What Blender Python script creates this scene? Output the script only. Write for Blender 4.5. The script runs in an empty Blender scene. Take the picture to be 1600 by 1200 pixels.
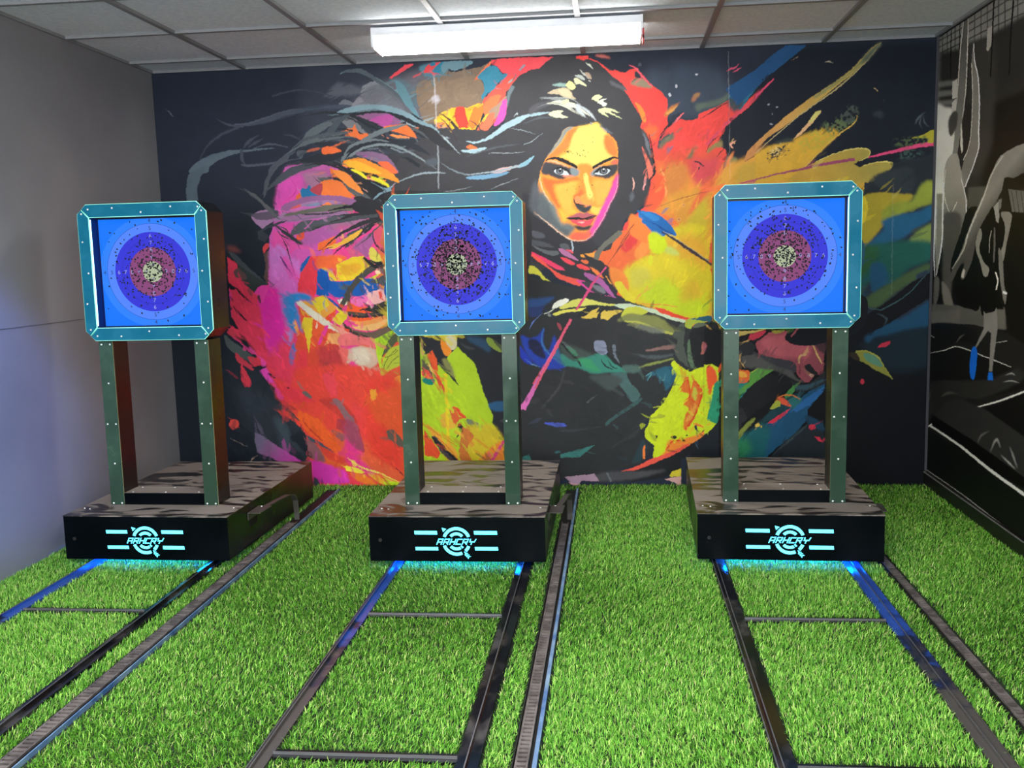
# Indoor archery lane with three target stands in front of a printed mural.
import numpy as np
# ---- small software painter: shapes -> colour field, used as the printed pattern of a wall graphic ----
def hexc(h):
    c=np.array([int(h[i:i+2],16) for i in (0,2,4)],np.float32)/255.
    return np.where(c<=.04045,c/12.92,((c+.055)/1.055)**2.4).astype(np.float32)
def catmull(P,closed,n=6):
    P=np.asarray(P,float);N=len(P);out=[]
    if N<3: return P
    rng=range(N) if closed else range(N-1)
    for i in rng:
        if closed: a,b,c,d=P[i-1],P[i],P[(i+1)%N],P[(i+2)%N]
        else: a,b,c,d=P[max(i-1,0)],P[i],P[i+1],P[min(i+2,N-1)]
        for k in range(n):
            t=k/n; out.append(.5*((2*b)+(c-a)*t+(2*a-5*b+4*c-d)*t*t+(3*b-3*c+d-a)*t**3))
    if not closed: out.append(P[-1])
    return np.array(out)
class Canvas:
    def __init__(s,x0,y0,x1,y1,res,base):
        s.x0,s.y0,s.res=x0,y0,res
        s.w=int((x1-x0)*res);s.h=int((y1-y0)*res)
        s.a=np.empty((s.h,s.w,3),np.float32);s.a[:]=hexc(base)
        s.rng=np.random.default_rng(7)
        g=s.rng.random((s.h//6+3,s.w//6+3)).astype(np.float32);s.noise=s.up(g,6)
        g=s.rng.random((s.h//30+3,s.w//30+3)).astype(np.float32);s.big=s.up(g,30)
    def up(s,g,k):
        yy=np.arange(s.h)/k;xx=np.arange(s.w)/k
        yi=yy.astype(int);xi=xx.astype(int);fy=(yy-yi)[:,None].astype(np.float32);fx=(xx-xi)[None].astype(np.float32)
        A=g[yi][:,xi];B=g[yi][:,xi+1];C=g[yi+1][:,xi];D=g[yi+1][:,xi+1]
        return (A*(1-fx)+B*fx)*(1-fy)+(C*(1-fx)+D*fx)*fy
    def mask(s,P,pad=0):
        Q=np.array([((x-s.x0)*s.res,(y-s.y0)*s.res) for x,y in P])
        ax=int(max(0,np.floor(Q[:,0].min())-pad));bx=int(min(s.w,np.ceil(Q[:,0].max())+pad+1))
        ay=int(max(0,np.floor(Q[:,1].min())-pad));by=int(min(s.h,np.ceil(Q[:,1].max())+pad+1))
        if bx<=ax or by<=ay: return None
        m=np.zeros((by-ay,bx-ax),bool);xs=np.arange(ax,bx)+.5
        for i in range(len(Q)):
            (xa,ya),(xb,yb)=Q[i],Q[(i+1)%len(Q)]
            if ya==yb: continue
            if ya>yb: xa,ya,xb,yb=xb,yb,xa,ya
            r0=max(ay,int(np.ceil(ya-.5)));r1=min(by,int(np.ceil(yb-.5)))
            if r1<=r0: continue
            yy=np.arange(r0,r1)+.5
            xc=xa+(yy-ya)*(xb-xa)/(yb-ya)
            m[r0-ay:r1-ay]^=xs[None]>xc[:,None]
        return ax,ay,m.astype(np.float32)
    def blur(s,m,r):
        r=int(round(r*s.res))
        if r<1: return m
        for _ in range(2):
            for ax in (0,1):
                n=m.shape[ax]
                c=np.cumsum(np.concatenate([np.zeros_like(np.take(m,[0],ax)),m],ax),ax)
                i=np.arange(n);hi=np.minimum(i+r+1,n);lo=np.maximum(i-r,0)
                m=(np.take(c,hi,ax)-np.take(c,lo,ax))/(2*r+1)
        return m
    def fill(s,P,col,al=1,b=0,g=None,n=0,tex=None):
        pad=int(b*s.res*2.2)+2 if b else 0
        M=s.mask(P,pad)
        if M is None: return
        ax,ay,m=M
        if b: m=s.blur(m,b)
        h,w=m.shape
        if n:
            nz=s.noise[ay:ay+h,ax:ax+w]
            m=m*np.clip((nz-.5)*n*6+.5+(1-n)*.8,0,1)
        c=hexc(col)[None,None]
        if g:
            c2,(xa,ya),(xb,yb)=g
            X=(np.arange(w)[None]+ax)/s.res+s.x0;Y=(np.arange(h)[:,None]+ay)/s.res+s.y0
            t=((X-xa)*(xb-xa)+(Y-ya)*(yb-ya))/((xb-xa)**2+(yb-ya)**2+1e-9)
            t=np.clip(t,0,1).astype(np.float32)[...,None]
            c=c*(1-t)+hexc(c2)[None,None]*t
        m=(m*al)[...,None]
        v=s.a[ay:ay+h,ax:ax+w];v*=1-m;v+=c*m
    def stroke(s,P,w,col,al=1,b=0,g=None,n=0):
        P=catmull(P,False,8);d=np.gradient(P,axis=0);L=np.hypot(d[:,0],d[:,1])+1e-6
        nr=np.stack([-d[:,1]/L,d[:,0]/L],1);t=np.linspace(0,1,len(P))
        ww=np.interp(t,np.linspace(0,1,len(w)),w)/2
        s.fill(np.concatenate([P+nr*ww[:,None],(P-nr*ww[:,None])[::-1]]),col,al,b,g,n)
def finish(cv,amp,tex):
    # the print wobbles slightly and has soft brush mottling
    yy,xx=np.mgrid[0:cv.h,0:cv.w];n1=np.roll(cv.noise,37,1)-.5;n2=np.roll(cv.noise,53,0)-.5
    xs=np.clip(xx+n1*amp,0,cv.w-1).astype(int);ys=np.clip(yy+n2*amp,0,cv.h-1).astype(int)
    cv.a=cv.a[ys,xs]*(1+tex*(cv.big-.5+.5*(cv.noise-.5)))[...,None].astype(np.float32)
def paint(cv,text,tiles):
    T=(0,0,1)
    for ln in text.strip().split('\n'):
        ln=ln.strip()
        if not ln or ln[0]=='#': continue
        if ln[0]=='@': T=tiles[ln[1:].strip()];continue
        head,pts=ln.split(':');hd=head.split()
        N=[float(v) for v in pts.replace(',',' ').split()]
        P=[(T[0]+N[i]*T[2],T[1]+N[i+1]*T[2]) for i in range(0,len(N)-1,2)]
        kind,col=hd[0],hd[1];kw={};o=None;w=[2]
        for a in hd[2:]:
            k,v=a[0],a[1:]
            if k=='a': kw['al']=float(v)
            elif k=='b': kw['b']=float(v)
            elif k=='n': kw['n']=float(v)
            elif k=='w': w=[float(q) for q in v.split('/')]
            elif k=='g':
                q=v.split('/');G=[float(z) for z in q[1:]]
                kw['g']=(q[0],(T[0]+G[0]*T[2],T[1]+G[1]*T[2]),(T[0]+G[2]*T[2],T[1]+G[3]*T[2]))
            elif k=='o': o=v.split('/')
        if kind=='p': cv.fill(P,col,**kw);Q=P
        elif kind=='s': Q=catmull(P,True);cv.fill(Q,col,**kw)
        elif kind=='l': cv.stroke(P,w,col,**kw)
        elif kind=='e':   # ellipses: cx cy rx ry (rx,ry in photo px)
            for i in range(0,len(N)-3,4):
                cx,cy,rx,ry=T[0]+N[i]*T[2],T[1]+N[i+1]*T[2],N[i+2],N[i+3]
                t=np.linspace(0,2*np.pi,20)[:-1];cv.fill(np.stack([cx+rx*np.cos(t),cy+ry*np.sin(t)],1),col,**kw)
        elif kind=='d':   # speckles: poly region, w= count/size
            x=[p[0] for p in P];y=[p[1] for p in P];A=np.array(P)
            for _ in range(int(w[0])):
                k=cv.rng.integers(len(P));q=cv.rng.random(len(P))**2;q/=q.sum();c=(A*q[:,None]).sum(0)
                r=w[1]*(.4+cv.rng.random());t=np.linspace(0,6.28,7)[:-1]+cv.rng.random()
                cv.fill(np.stack([c[0]+r*np.cos(t)*(.6+cv.rng.random(6)),c[1]+r*.8*np.sin(t)*(.6+cv.rng.random(6))],1),col,**kw)
        elif kind=='x':   # painterly shards: count/len/width/angle/jitter, colours picked from what lies beside
            x=[q[0] for q in P];y=[q[1] for q in P];cnt,ll,wd,ang,jit=w;r=cv.rng
            M=cv.mask(P)
            if M is None: continue
            ax,ay,m=M;k=0
            while k<cnt:
                k+=1;ix=r.integers(m.shape[1]);iy=r.integers(m.shape[0])
                if m[iy,ix]<.5: continue
                cx,cy=(ix+ax)/cv.res+cv.x0,(iy+ay)/cv.res+cv.y0
                a=np.radians(ang+r.normal()*jit);L=ll*(.3+r.random());W=wd*(.25+r.random());d=L*(.3+.7*r.random())*(1 if r.random()<.5 else -1)
                sx=int(np.clip((cx+np.cos(a)*d-cv.x0)*cv.res,0,cv.w-1));sy=int(np.clip((cy-np.sin(a)*d-cv.y0)*cv.res,0,cv.h-1))
                c=cv.a[sy,sx]*(.78+.5*r.random());q=[]
                for u,v in ((-.5,.1),(-.2,.5),(.3,.35),(.5+.3*r.random(),-.05),(.2,-.4),(-.3,-.45)):
                    u=u*L+r.normal()*L*.06;v=v*W+r.normal()*W*.12
                    q.append((cx+u*np.cos(a)+v*np.sin(a),cy-u*np.sin(a)+v*np.cos(a)))
                c=np.clip(c,0,1);s=np.where(c<=.0031308,c*12.92,1.055*c**(1/2.4)-.055)
                cv.fill(q,''.join('%02x'%int(v*255) for v in s),**kw)
        if o and kind in 'ps':
            cv.stroke(list(Q)+[Q[0]],[float(o[1])]*2,o[0])
TILES=dict(A=(230,90,.15),B=(460,80,.15),C=(680,80,.15),D=(840,180,.1125),F=(900,70,.15),G=(340,240,.175),H=(340,400,.175),I=(340,570,.175),
J=(560,510,.175),K=(800,360,.2),L=(800,530,.2),M=(1000,60,.15),N=(1000,200,.15),O=(1180,60,.1875),Q=(1320,240,.25),R=(1100,500,.225),
X=(540,280,.25),Y=(540,580,.25),Z=(1040,600,.25),W=(1040,260,.25),V=(60,280,.2875),U=(0,0,1),S=(1450,0,.25),T=(1450,240,.25),P=(1400,480,.33333),a=(344,78,.29342))
LAMP=17;LAMP2=30;PL=1.0;EDG=.75;LED=5;LOGO=2.4;UND=200;BLUE=900;EXPO=0.22;FILL=150;GAIN=.97;GAIN2=1.0;MQ=1.0;NB=560000
GRASS=["5c9e2c","7cc042","b6e86c","407c20","ccd48c"];GP=[.32,.32,.19,.11,.06]
MURAL="""@ U
s 3a404e b8 a.7:480 100 560 108 640 100 700 110 700 200 640 260 520 250 470 200
s 6d6a72 b6 a.8:560 140 600 128 660 110 700 120 690 180 650 200 600 175 560 165
p 1c222d b25:180 480 330 420 350 330 420 300 430 600 490 700 500 800 180 800
p 0b0e14 b8:1085 530 1500 530 1500 800 1085 800
p 262c35 b12:350 560 430 590 470 660 520 720 480 765 400 765 380 680
s 3d4858 b10:1010 110 1080 95 1130 110 1140 170 1070 185 1010 160
p e8408c:429 330 434 292 445 261 470 256 540 250 600 262 640 320 640 760 560 765 491 760 480 720 431 598 413 575 392 549 354 519 363 508 358 460 356 403 370 414 395 460 406 447 419 445 420 400
p 34343a:596 240 720 240 830 280 830 420 700 400 600 330
p d8662c b4:590 330 640 330 700 400 740 440 740 520 640 540 590 520
p c8b430 b5:600 400 660 400 690 470 660 530 600 530
p 2a2c34 b3:700 400 830 380 830 530 740 530
p e0543a b2:560 520 640 520 640 765 560 765
p c8a03c gd87838/1200/300/1120/300:1100 280 1350 280 1350 400 1240 480 1110 500
p 6a8a30 b6 g1c5060/1180/480/1350/480:1110 430 1240 380 1350 380 1350 500 1200 540 1110 520
p a8cc28 b2:630 530 668 530 668 620 655 680 630 660
p e0602c b2:626 640 670 650 670 768 626 768
p 2a2c30:700 520 840 520 840 740 780 740 740 600
p d24fa6 gc95fb0/430/450/470/300:445 261 434 292 429 324 426 355 421 369 420 448 425 460 470 480 520 440 520 330 560 300 560 260 470 256
@ G
p b45a98 b3:560 240 620 110 760 110 880 110 1000 100 1050 200 960 280 900 400 700 480 520 470 540 300
p a0708e b2:750 180 880 150 960 160 1000 230 960 300 860 330 780 260
s dc4fb0 b3:560 260 700 190 750 200 760 280 720 360 620 440 540 470 515 460 530 350
p e04aa8 b2:520 470 640 380 740 300 770 330 700 420 600 520 530 480
s e0633a:700 380 745 345 755 380 740 410 700 420
p 2070a0:748 340 800 318 825 290 815 330 835 355 890 370 905 378 752 390
p b04560:825 310 900 280 930 275 925 340 910 372 850 352
p f58a35:930 280 960 275 1060 320 1170 370 1215 400 1140 400 960 378 910 370
p f07030:1050 320 1180 380 1210 400 1150 402 1050 378
s 955f93:560 505 640 440 760 390 900 375 1050 375 1160 400 1240 430 1200 470 1000 470 840 470 700 500
s a578a0:700 440 800 410 950 400 1080 410 1100 440 960 455 860 450 760 480 640 500
s d85a58 b1:620 470 700 440 745 455 720 490 640 500
s 7a8aa8 b1:770 460 860 440 940 435 920 460 850 470 760 490
p f58040:915 468 985 432 1030 462
p c866ae:640 500 760 470 840 470 760 500 660 525 590 522
s 6b6a64 ga078a0/1100/480/560/560:560 520 700 535 860 500 1000 465 1150 462 1260 450 1240 500 1100 515 900 530 760 590 640 610 520 600 440 640 400 670 300 560 420 500
s 9a6d96:640 545 800 530 980 522 1170 520 1140 550 980 570 880 580 760 600 640 610 560 600
p e04fa8:560 630 690 612 640 700 600 690
p dd4fa0:490 680 600 720 690 745 800 800 820 850 700 850 640 900 480 860
s b05aa0 b3:700 720 860 690 960 600 1100 600 1260 600 1340 590 1300 640 1180 700 1050 740 900 800 760 820 690 780
s cc5480 b4:1030 650 1120 610 1220 610 1260 640 1160 660 1060 670
p 9c6a8c b3:960 700 1100 640 1300 650 1330 620 1340 560 1260 540 1100 600 1000 640
s 50545a:640 740 680 660 760 600 900 590 1090 545 1200 540 1290 560 1240 590 1100 600 960 640 840 690 700 720
p c060a0:770 665 880 572 820 640 780 672
p e0503c:700 730 770 695 770 750 740 780 700 760
s f06a34:900 800 960 770 1060 730 1080 760 1000 840 900 860
l 3c3c40 w0/3/0:510 640 560 720 640 760 770 815
l 50464e w0/3/5:500 640 600 670 700 780 760 810
s 4c4f58:150 290 220 320 340 380 450 470 560 520 520 540 420 460 330 400 250 340
s 40434c a.8:560 520 500 580 380 590 300 560 200 520 300 530 420 520
s 3a3e47:380 680 460 640 540 610 620 600 520 640 440 670 400 690
p 363b44:360 690 400 690 460 740 420 790 360 760
s d4444c:405 830 440 800 460 820 440 850 410 890
p 5a4440:410 900 460 860 455 1100 440 1180 410 1100 430 1000
p 6c3c3c b2:80 820 160 830 210 880 130 880 90 860
p 42484e:90 870 150 890 300 1040 400 1120 430 1160 300 1090 150 960
p d8344a:85 920 170 980 190 1060 260 1110 340 1200 250 1200 100 1160
s 7c4444:140 1040 200 1030 270 1100 240 1120 160 1090
s 4e525a:410 400 420 300 450 180 490 110 560 60 640 10 620 60 540 120 480 200 440 320 420 380
s 484c55:380 380 450 300 560 190 700 120 880 80 1080 60 900 110 720 170 560 260 440 330
p e8683c:735 75 800 82 770 92
s 34373f:600 100 760 60 950 70 1060 50 1200 40 1160 100 1050 100 900 100 780 90
s e8703c:1000 130 1060 150 1150 220 1230 280 1330 330 1400 380 1330 370 1200 310 1080 240 1020 200
p f58c30:1120 60 1300 40 1380 80 1500 180 1600 260 1600 290 1480 240 1300 200 1180 140 1120 100
p f8a030:1130 60 1210 60 1330 130 1420 180 1380 190 1260 150 1160 110
s e8e030:1190 130 1250 150 1330 200 1300 215 1240 190
s d8d830:1350 200 1430 220 1530 280 1540 300 1480 290 1400 240
p b08090:1300 0 1450 10 1540 80 1600 160 1560 140 1440 80 1320 40
p e86030:1450 70 1520 70 1600 150 1600 190 1500 110
s 26262c:1020 85 1150 130 1290 240 1420 380 1500 460 1480 540 1370 540 1240 450 1200 330 1080 300 980 260 900 230 1060 210 1200 270 1240 260 1120 170
s 5c5f60:890 215 980 215 1100 250 1230 320 1330 400 1360 440 1240 380 1100 300 980 260
p e8743a:970 262 1070 290 1180 340 1240 390 1150 370 1060 320
s 222228:1150 60 1300 150 1440 190 1600 200 1600 260 1480 230 1330 210 1250 250 1180 180
s 2c2c30:1240 380 1380 400 1500 440 1490 560 1360 560 1330 520 1200 470
l 26262a w0/2/0:840 180 900 250 1040 300 1140 350
l 26262a w0/3/2:1030 90 1130 190 1240 280 1380 400
l d8a090 w0/2/0:1250 280 1330 330 1380 370
s 1e1f24:1240 270 1300 230 1350 250 1430 310 1450 330 1400 400 1330 330
l 8a9298 w1/2/0:1290 230 1370 290 1460 340
s 7d97a5:1395 410 1420 360 1450 340 1380 290 1470 325 1510 320 1560 260 1545 320 1600 330 1600 350 1540 340 1550 380 1490 345 1440 370
l 24262a w0/4/3:860 870 1000 840 1120 790 1240 690 1330 640 1480 590
s e8b040:990 850 1060 820 1150 760 1230 690 1290 680 1220 740 1120 810 1040 850
s 45484c:1000 840 1100 780 1180 700 1290 660 1380 600 1480 570 1480 610 1400 640 1330 700 1240 760 1200 810 1130 840 1230 710 1110 790
l 24262a w0/3/4:1010 940 1060 870 1200 770 1330 690 1400 620
s a85a94:1200 860 1260 780 1380 700 1400 780 1350 850 1340 920 1280 900
s d8506a:1390 700 1480 640 1490 780 1500 900 1440 840
p d85a80:1150 850 1240 860 1350 940 1280 920 1190 930
s d8c850:1350 880 1370 830 1420 870 1460 930 1470 960 1400 970 1360 940
l 24242a w0/4/3:1270 910 1340 950 1430 975 1500 960
l 24242a w1/3/1:1380 700 1400 790 1450 850 1490 880
l 2a2a2e w0/3/0:1420 860 1490 780
@ B
s 4d5563:0 620 100 600 250 590 380 560 620 570 500 590 250 600 100 620 0 650
p 5a5f6a b2:300 480 360 400 450 320 600 340 700 400 660 470 500 460
s 6c6f78:460 550 530 500 640 560 560 560
s 83858c:690 460 700 380 760 330 860 310 920 360 860 420 760 450
s 787880:700 500 830 400 960 430 1100 520 1230 680 1100 620 950 570 700 560
s 83818a:660 480 720 500 700 560 600 570
l 3c424e w1/2/1:600 500 720 430 850 380
l 50545e w0/2/0:690 560 760 480 840 390
s 8a5f80:600 650 780 640 960 650 1040 700 980 760 940 790 820 760 700 700
s b4559c:780 720 900 680 1000 680 990 760 930 800 850 770
s 76787c:470 700 560 680 640 700 700 800 760 860 680 850 560 800
p e87838:520 810 600 800 630 760 650 820 680 860 760 850 780 880 720 920 650 900 590 890
p e86a30:640 890 700 860 780 870 750 900 715 922
p f07a34:930 810 1020 770 1150 755 1210 820 1280 905 1180 880 1060 840
p f08040:1000 880 1100 870 1210 905 1060 900
p f09060:900 870 950 880 1000 915 980 920
s 4f6068:1000 930 1100 900 1280 925 1190 960 1090 970
s 70888f:470 240 520 200 620 180 720 200 850 270 980 350 1080 430 1140 520 1060 470 960 370 850 280 740 220 620 210 540 215
s 70909a:1050 400 1150 400 1200 500 1260 600 1300 690 1220 600 1120 520
s 5c707a b2:980 300 1080 280 1180 330 1280 420 1290 560 1240 580 1180 440 1080 350
p 2a2f38:1120 530 1200 560 1310 700 1260 690 1220 670
s 89a6ad:440 640 560 590 700 565 880 565 1010 580 1140 620 1240 690 1330 720 1420 760 1500 830 1400 780 1270 740 1160 690 1060 640 930 610 780 600 640 630 540 655
s 6a7a82:640 640 760 600 880 590 960 620 880 640 740 640
s 272b33:560 660 700 645 860 640 1000 650 1140 710 1260 750 1350 780 1440 830 1500 900 1600 1000 1600 1200 1400 1200 1250 1100 1160 1040 1000 940 1300 900 1250 860 1180 800 1100 740 980 720 900 670
s 262a32:560 665 680 680 780 780 900 900 860 905 760 800 660 700
l 24272e w1/4/2:690 700 850 770 960 820 1060 900
s 8ca2aa:1160 740 1240 730 1320 800 1220 780
l 9db8bf w1/3/1:1180 700 1280 760 1210 735 1300 790
s 606a70:730 920 800 860 930 790 1100 720 1180 720 1060 760 930 820 830 880
s 5c646a:80 950 140 850 240 770 380 740 330 800 200 870
s 50585f:320 870 370 790 440 700 560 680 460 740 400 830 350 880
s 5e6468:0 1020 80 950 250 890 430 860 560 850 420 880 260 910 120 970
s 566065:60 1000 220 930 400 910 620 935 600 960 440 930 280 930
s 2a2e38:200 960 400 940 620 960 700 930 880 910 1050 980 880 970 700 1060 560 1120 480 1150 500 1060 560 1000 420 1010 300 1000
p e8713c:285 1030 300 1000 350 990 420 1020 490 1035 400 1055 350 1050 340 1070 290 1055
s 4c555c:20 1050 80 1030 170 1040 100 1070 70 1120 30 1090
s 6a7478:480 1140 520 1060 600 980 720 930 640 1000 580 1060 520 1130
s 6a7377:570 1090 650 1030 760 980 880 960 1060 980 920 975 780 1000 680 1040 600 1100
s 7f6b84:640 1080 760 1040 880 1070 960 1120 1020 1190 900 1160 760 1120
p b0489a:700 1060 770 1040 760 1100 720 1100
p f06a34:880 1160 940 1130 1000 1160 1030 1200 960 1200
s 6b757c:860 980 1000 1000 1150 1060 1300 1150 1350 1190 1250 1140 1120 1070 1000 1030
s f0902c:510 1150 640 1110 720 1120 800 1170 850 1210 640 1210 520 1200
l d0a890 w1/1/0:880 1030 940 1070
l 4c555e w0/3/0:1150 760 1250 900 1330 980 1400 1010
l c8cfd4 w2/3/4 b1 a.6:1475 820 1480 1000 1490 1200
l c8cfd4 w0/2/1 a.6:1470 1110 1560 1160 1600 1190
s 3a4048 b1:1370 1150 1440 1120 1560 1140 1560 1190 1400 1190
@ A
s 535b69:940 715 900 690 1050 675 1250 610 1400 560 1520 535 1620 532 1620 565 1450 600 1300 655 1100 705
l 4a515f w0/3/4:715 630 800 680 900 710 1000 712
l 424957 w4/3/1 b0.5:960 722 800 785 700 850 630 915 580 990 540 1080
s 5a6874:440 1200 470 1130 560 1060 700 1000 850 965 1000 960 1150 945 1330 940 1200 960 1000 985 850 1020 720 1080 650 1140 615 1200
l 4c5462 w1/3/1:1100 950 1230 905 1350 905 1470 935
l 454c5a w0/5/0 b0.5:1000 950 1050 880 1170 800
l 454c5a w0/4/0 b0.5:1040 940 1120 890 1220 830
s 4c5360:970 1110 1100 1110 1300 1090 1480 1060 1600 1050 1300 1110 1100 1135 1020 1135
l 454c5a w4/5/0:980 950 990 1060 1040 1130
s 4a515d:1260 1200 1280 1140 1380 1050 1500 970 1610 900 1520 970 1400 1080 1330 1140 1300 1200
l 3e4553 w0/3/1 b.5:1400 800 1500 810 1600 860
l 6a707c w0/2/0:195 530 240 580 280 615
l 5a606c w0/2/0:1265 378 1310 395
@ U
s 566470:297 270 325 258 314 275 308 295 309 312 312 335 300 335 292 312 291 290
l 3d4450 w3/3/1:425 150 470 140 520 150
@ C
s 7c6a5a:0 240 60 200 200 215 330 190 470 160 560 110 590 90 560 160 440 300 500 400 480 500 440 540 400 590 330 590 230 575 130 610 0 680
@ U
s 85705c:652 130 700 125 745 120 758 145 752 170 735 175 700 172 680 190 660 185
s 4f8090 b1:655 105 672 98 690 98 700 105 690 118 665 118
@ B
p e84c58:985 275 1040 230 1150 140 1240 130 1210 160 1100 230 1010 282
p e84a50:1340 210 1360 170 1420 120 1520 110 1480 150 1440 190 1400 220 1350 232
s 2f7f9a:1410 130 1450 110 1470 140 1440 155 1420 150
s 2f7f9a:1440 210 1490 150 1530 110 1580 115 1550 180 1500 225 1450 235
p 8a98a0 a.5 b1:1580 190 1600 170 1600 210
l d8d0cc w1/2/1 a.5 b.5:1450 250 1460 420 1470 560 1475 700
s d8d4da b1 a.6:1420 500 1460 470 1500 500 1490 550 1450 540
@ C
s 6a8c98:100 110 380 100 330 160 200 200 130 180 100 210 60 200
p e8754a:480 200 560 110 590 100 560 160 500 230 440 290 400 300
s 3585a0:440 270 500 200 570 150 640 160 690 230 760 235 740 280 660 320 610 400 540 440 490 500 480 460 510 400 490 310
p f0505a:580 90 700 75 1000 60 1230 55 1180 110 1100 180 1060 185 900 240 820 330 760 400 700 420 660 330 700 300 760 240 690 220 670 190 640 150 590 140
p e8584a:640 360 720 300 800 250 840 300 790 360 740 420 720 520 640 700 620 760 590 700 500 640 490 560 500 500 560 440
s e87848:520 520 600 460 680 460 640 560 600 680 540 700 500 620
s a08570:560 620 640 560 700 500 740 470 700 600 620 700 570 700
s f050a8:700 520 740 500 755 560 720 700 690 740 630 780 615 760 660 640
p 8a90a0:870 200 920 135 940 145 890 200
l 70686a w0/2/1:830 225 835 260 800 310
s 989ca0:755 330 790 290 810 280 790 320 770 330
s f8c030:0 700 60 640 130 620 170 660 200 700 240 820 200 860 100 790 0 760
p f5b028:130 620 170 590 230 580 340 590 440 540 500 540 490 640 460 760 420 830 340 860 260 850 200 760
p e84030:220 575 300 580 320 660 350 780 330 820 260 810 210 720 200 640
p f07a30:400 580 470 540 500 560 500 640 440 760 380 820 340 760
s f8c82c:260 800 340 800 400 830 330 870 280 870
p f08048:0 760 80 740 160 800 260 880 300 970 290 1010 240 1030 190 980 90 880
p a07878:30 760 100 770 200 860 260 960 220 975 150 920
p e87050:400 840 470 730 560 640 620 640 600 760 520 850 440 900 390 880
p f8c040:480 720 540 650 560 645 530 700 500 740
l 2e2a2c w1/5/6:40 640 130 700 220 800 290 910 320 960
l 3a3234 w0/2/1:280 720 380 730 450 790 490 850
l 3a3234 w3/3/1:320 880 400 860 440 780 500 700
p 3a3a3e:1230 55 1330 48 1450 60 1600 110 1600 760 1370 790 1300 920 1180 1080 1130 1200 500 1200 0 1200 0 830 90 900 200 1040 260 1040 320 960 400 920 480 900 520 850 600 790 680 780 720 740 740 640 750 540 740 450 800 340 880 250 1000 190 1080 180 1150 110
@ U
s 3a3a3e:865 90 900 88 940 100 975 125 985 150 1000 175 1003 200 1012 215 1018 240 1022 270 1016 290 1010 310 995 330 975 345 965 380 935 405 900 420 870 425 800 395 780 360 760 330 700 300 660 270 670 210 690 200 790 200 850 150
s 3a3a3e:700 250 850 240 850 300 860 350 880 380 850 420 820 420 818 320 800 305 620 300 600 290 640 230 690 210
p 333338:816 300 900 340 930 380 960 400 960 440 900 440 816 400
@ C
l 6a7a80 w6/5/1 b.6:810 360 770 440 755 520 750 580
s 9db8c0:320 930 420 940 540 890 650 810 740 740 900 670 1050 640 1200 630 1100 660 960 690 850 760 760 800 650 870 540 930 400 960
s 9db8c0:540 1000 440 1060 300 1050 260 1030 340 1025 420 1010 490 1000
s e8703a:320 990 370 975 440 1005 400 1020 340 1015
l a8b8bd w0/3/0:0 830 60 870 150 960 270 1085
l 9aa8ac w0/1/0:760 800 900 820 1050 865
l 9aa8ac w0/1/0:910 975 1000 940 1130 840
l 90989c w0/1.5/0:540 1080 600 1060 800 1060 950 1040
s 7fa8b8:840 1200 940 1140 1030 1085 980 1160 900 1210
l b8c4c8 w0/2/0:730 690 760 650
l b8c4c8 w0/2/0:820 680 850 640 855 660
s 4e4e54 b1:1000 570 1150 520 1250 510 1200 550 1060 620 980 660
s c0b090:1165 435 1280 385 1380 385 1440 470 1460 500 1380 490 1280 450
s e8c8a0 b.5:1280 400 1360 390 1420 440 1400 480 1320 450
s 8a9090 b.5:1080 480 1250 480 1360 500 1300 520 1200 500
s d8d8c0:1160 545 1300 510 1440 540 1550 620 1610 680 1480 600 1400 600 1560 690 1420 620 1300 560
s e8e8a8:1310 520 1370 500 1390 530 1340 550
s e0e0b0:1180 660 1230 620 1330 620 1310 650 1380 690 1280 690
s 90b0a8 b.4:1220 350 1300 330 1400 350 1340 370
s e8e898:1360 350 1400 310 1460 360 1450 390 1420 400 1380 380
s dcdcb0:1440 290 1480 280 1560 340 1575 360 1500 340 1460 340
s b0b8b0:1450 250 1520 250 1560 300 1500 280
l c8ccc8 w0/2/0:1510 205 1580 260 1600 290
@ F
s b09880:90 300 130 285 165 350 140 350
l e8e8e0 w1/3/1:130 370 150 380
l d8dcc8 w0/3/0:100 180 140 210 180 250
l b8bcb0 w1/2/0:40 260 80 310 100 320
s e4e6b0:160 560 200 520 250 520 270 540 240 570 230 590
s d8dccc:220 600 260 570 320 555 280 590 320 610 290 640 260 620
s e0e4a8:230 680 280 655 350 660 460 710 350 690 480 770 330 710 300 710 340 750 270 720
s c0c8cc b.3:0 610 80 650 160 710 210 790 140 730 40 650 100 755 0 680
s 5a5a60 b1:350 370 400 390 460 420 540 450 530 490 440 450 370 420
@ U
p ec4a42:975 140 1000 150 1043 180 1043 200 1030 215 1010 240 1050 215 1065 190 1085 187 1140 155 1155 170 1195 130 1207 124 1190 150 1125 215 1127 230 1150 240 1162 250 1115 320 1110 520 1080 505 985 470 960 410 975 350 1010 320 1020 270 1015 220 1003 185
s e8903a b8:1030 230 1060 240 1080 260 1110 280 1150 260 1170 270 1120 330 1120 520 1050 520 1040 400 1010 360 1030 300
@ F
p ee4a44:0 110 120 115 130 150 220 180 310 260 380 330 480 400 540 480 620 560 660 660 690 780 670 860 740 920 800 1090 830 1200 1340 1200 1400 1050 1600 830 1600 640 1440 650 1280 720 1270 760 1180 800 1090 770 1050 800 980 850 900 950 850 1060 830 1200 870 960 900 830 950 700 950 570 880 480 790 420 700 320 620 240 550 260 500 290 400 260 350 270 280 210 200 160 150 140 80 160 0 140
s 9a8a70 b1:570 400 620 350 720 360 790 440 740 450 640 430
p 2f3742:610 280 640 270 700 350 610 340
l f06070 w1/3/2:550 210 620 240 690 330 790 430
s f08a38:610 600 680 640 720 720 730 800 690 790 650 680
s f4683a b2:700 880 800 840 860 880 830 1000 770 960
l c87a40 w6/5/0 b1:920 740 990 660 1080 600
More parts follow.
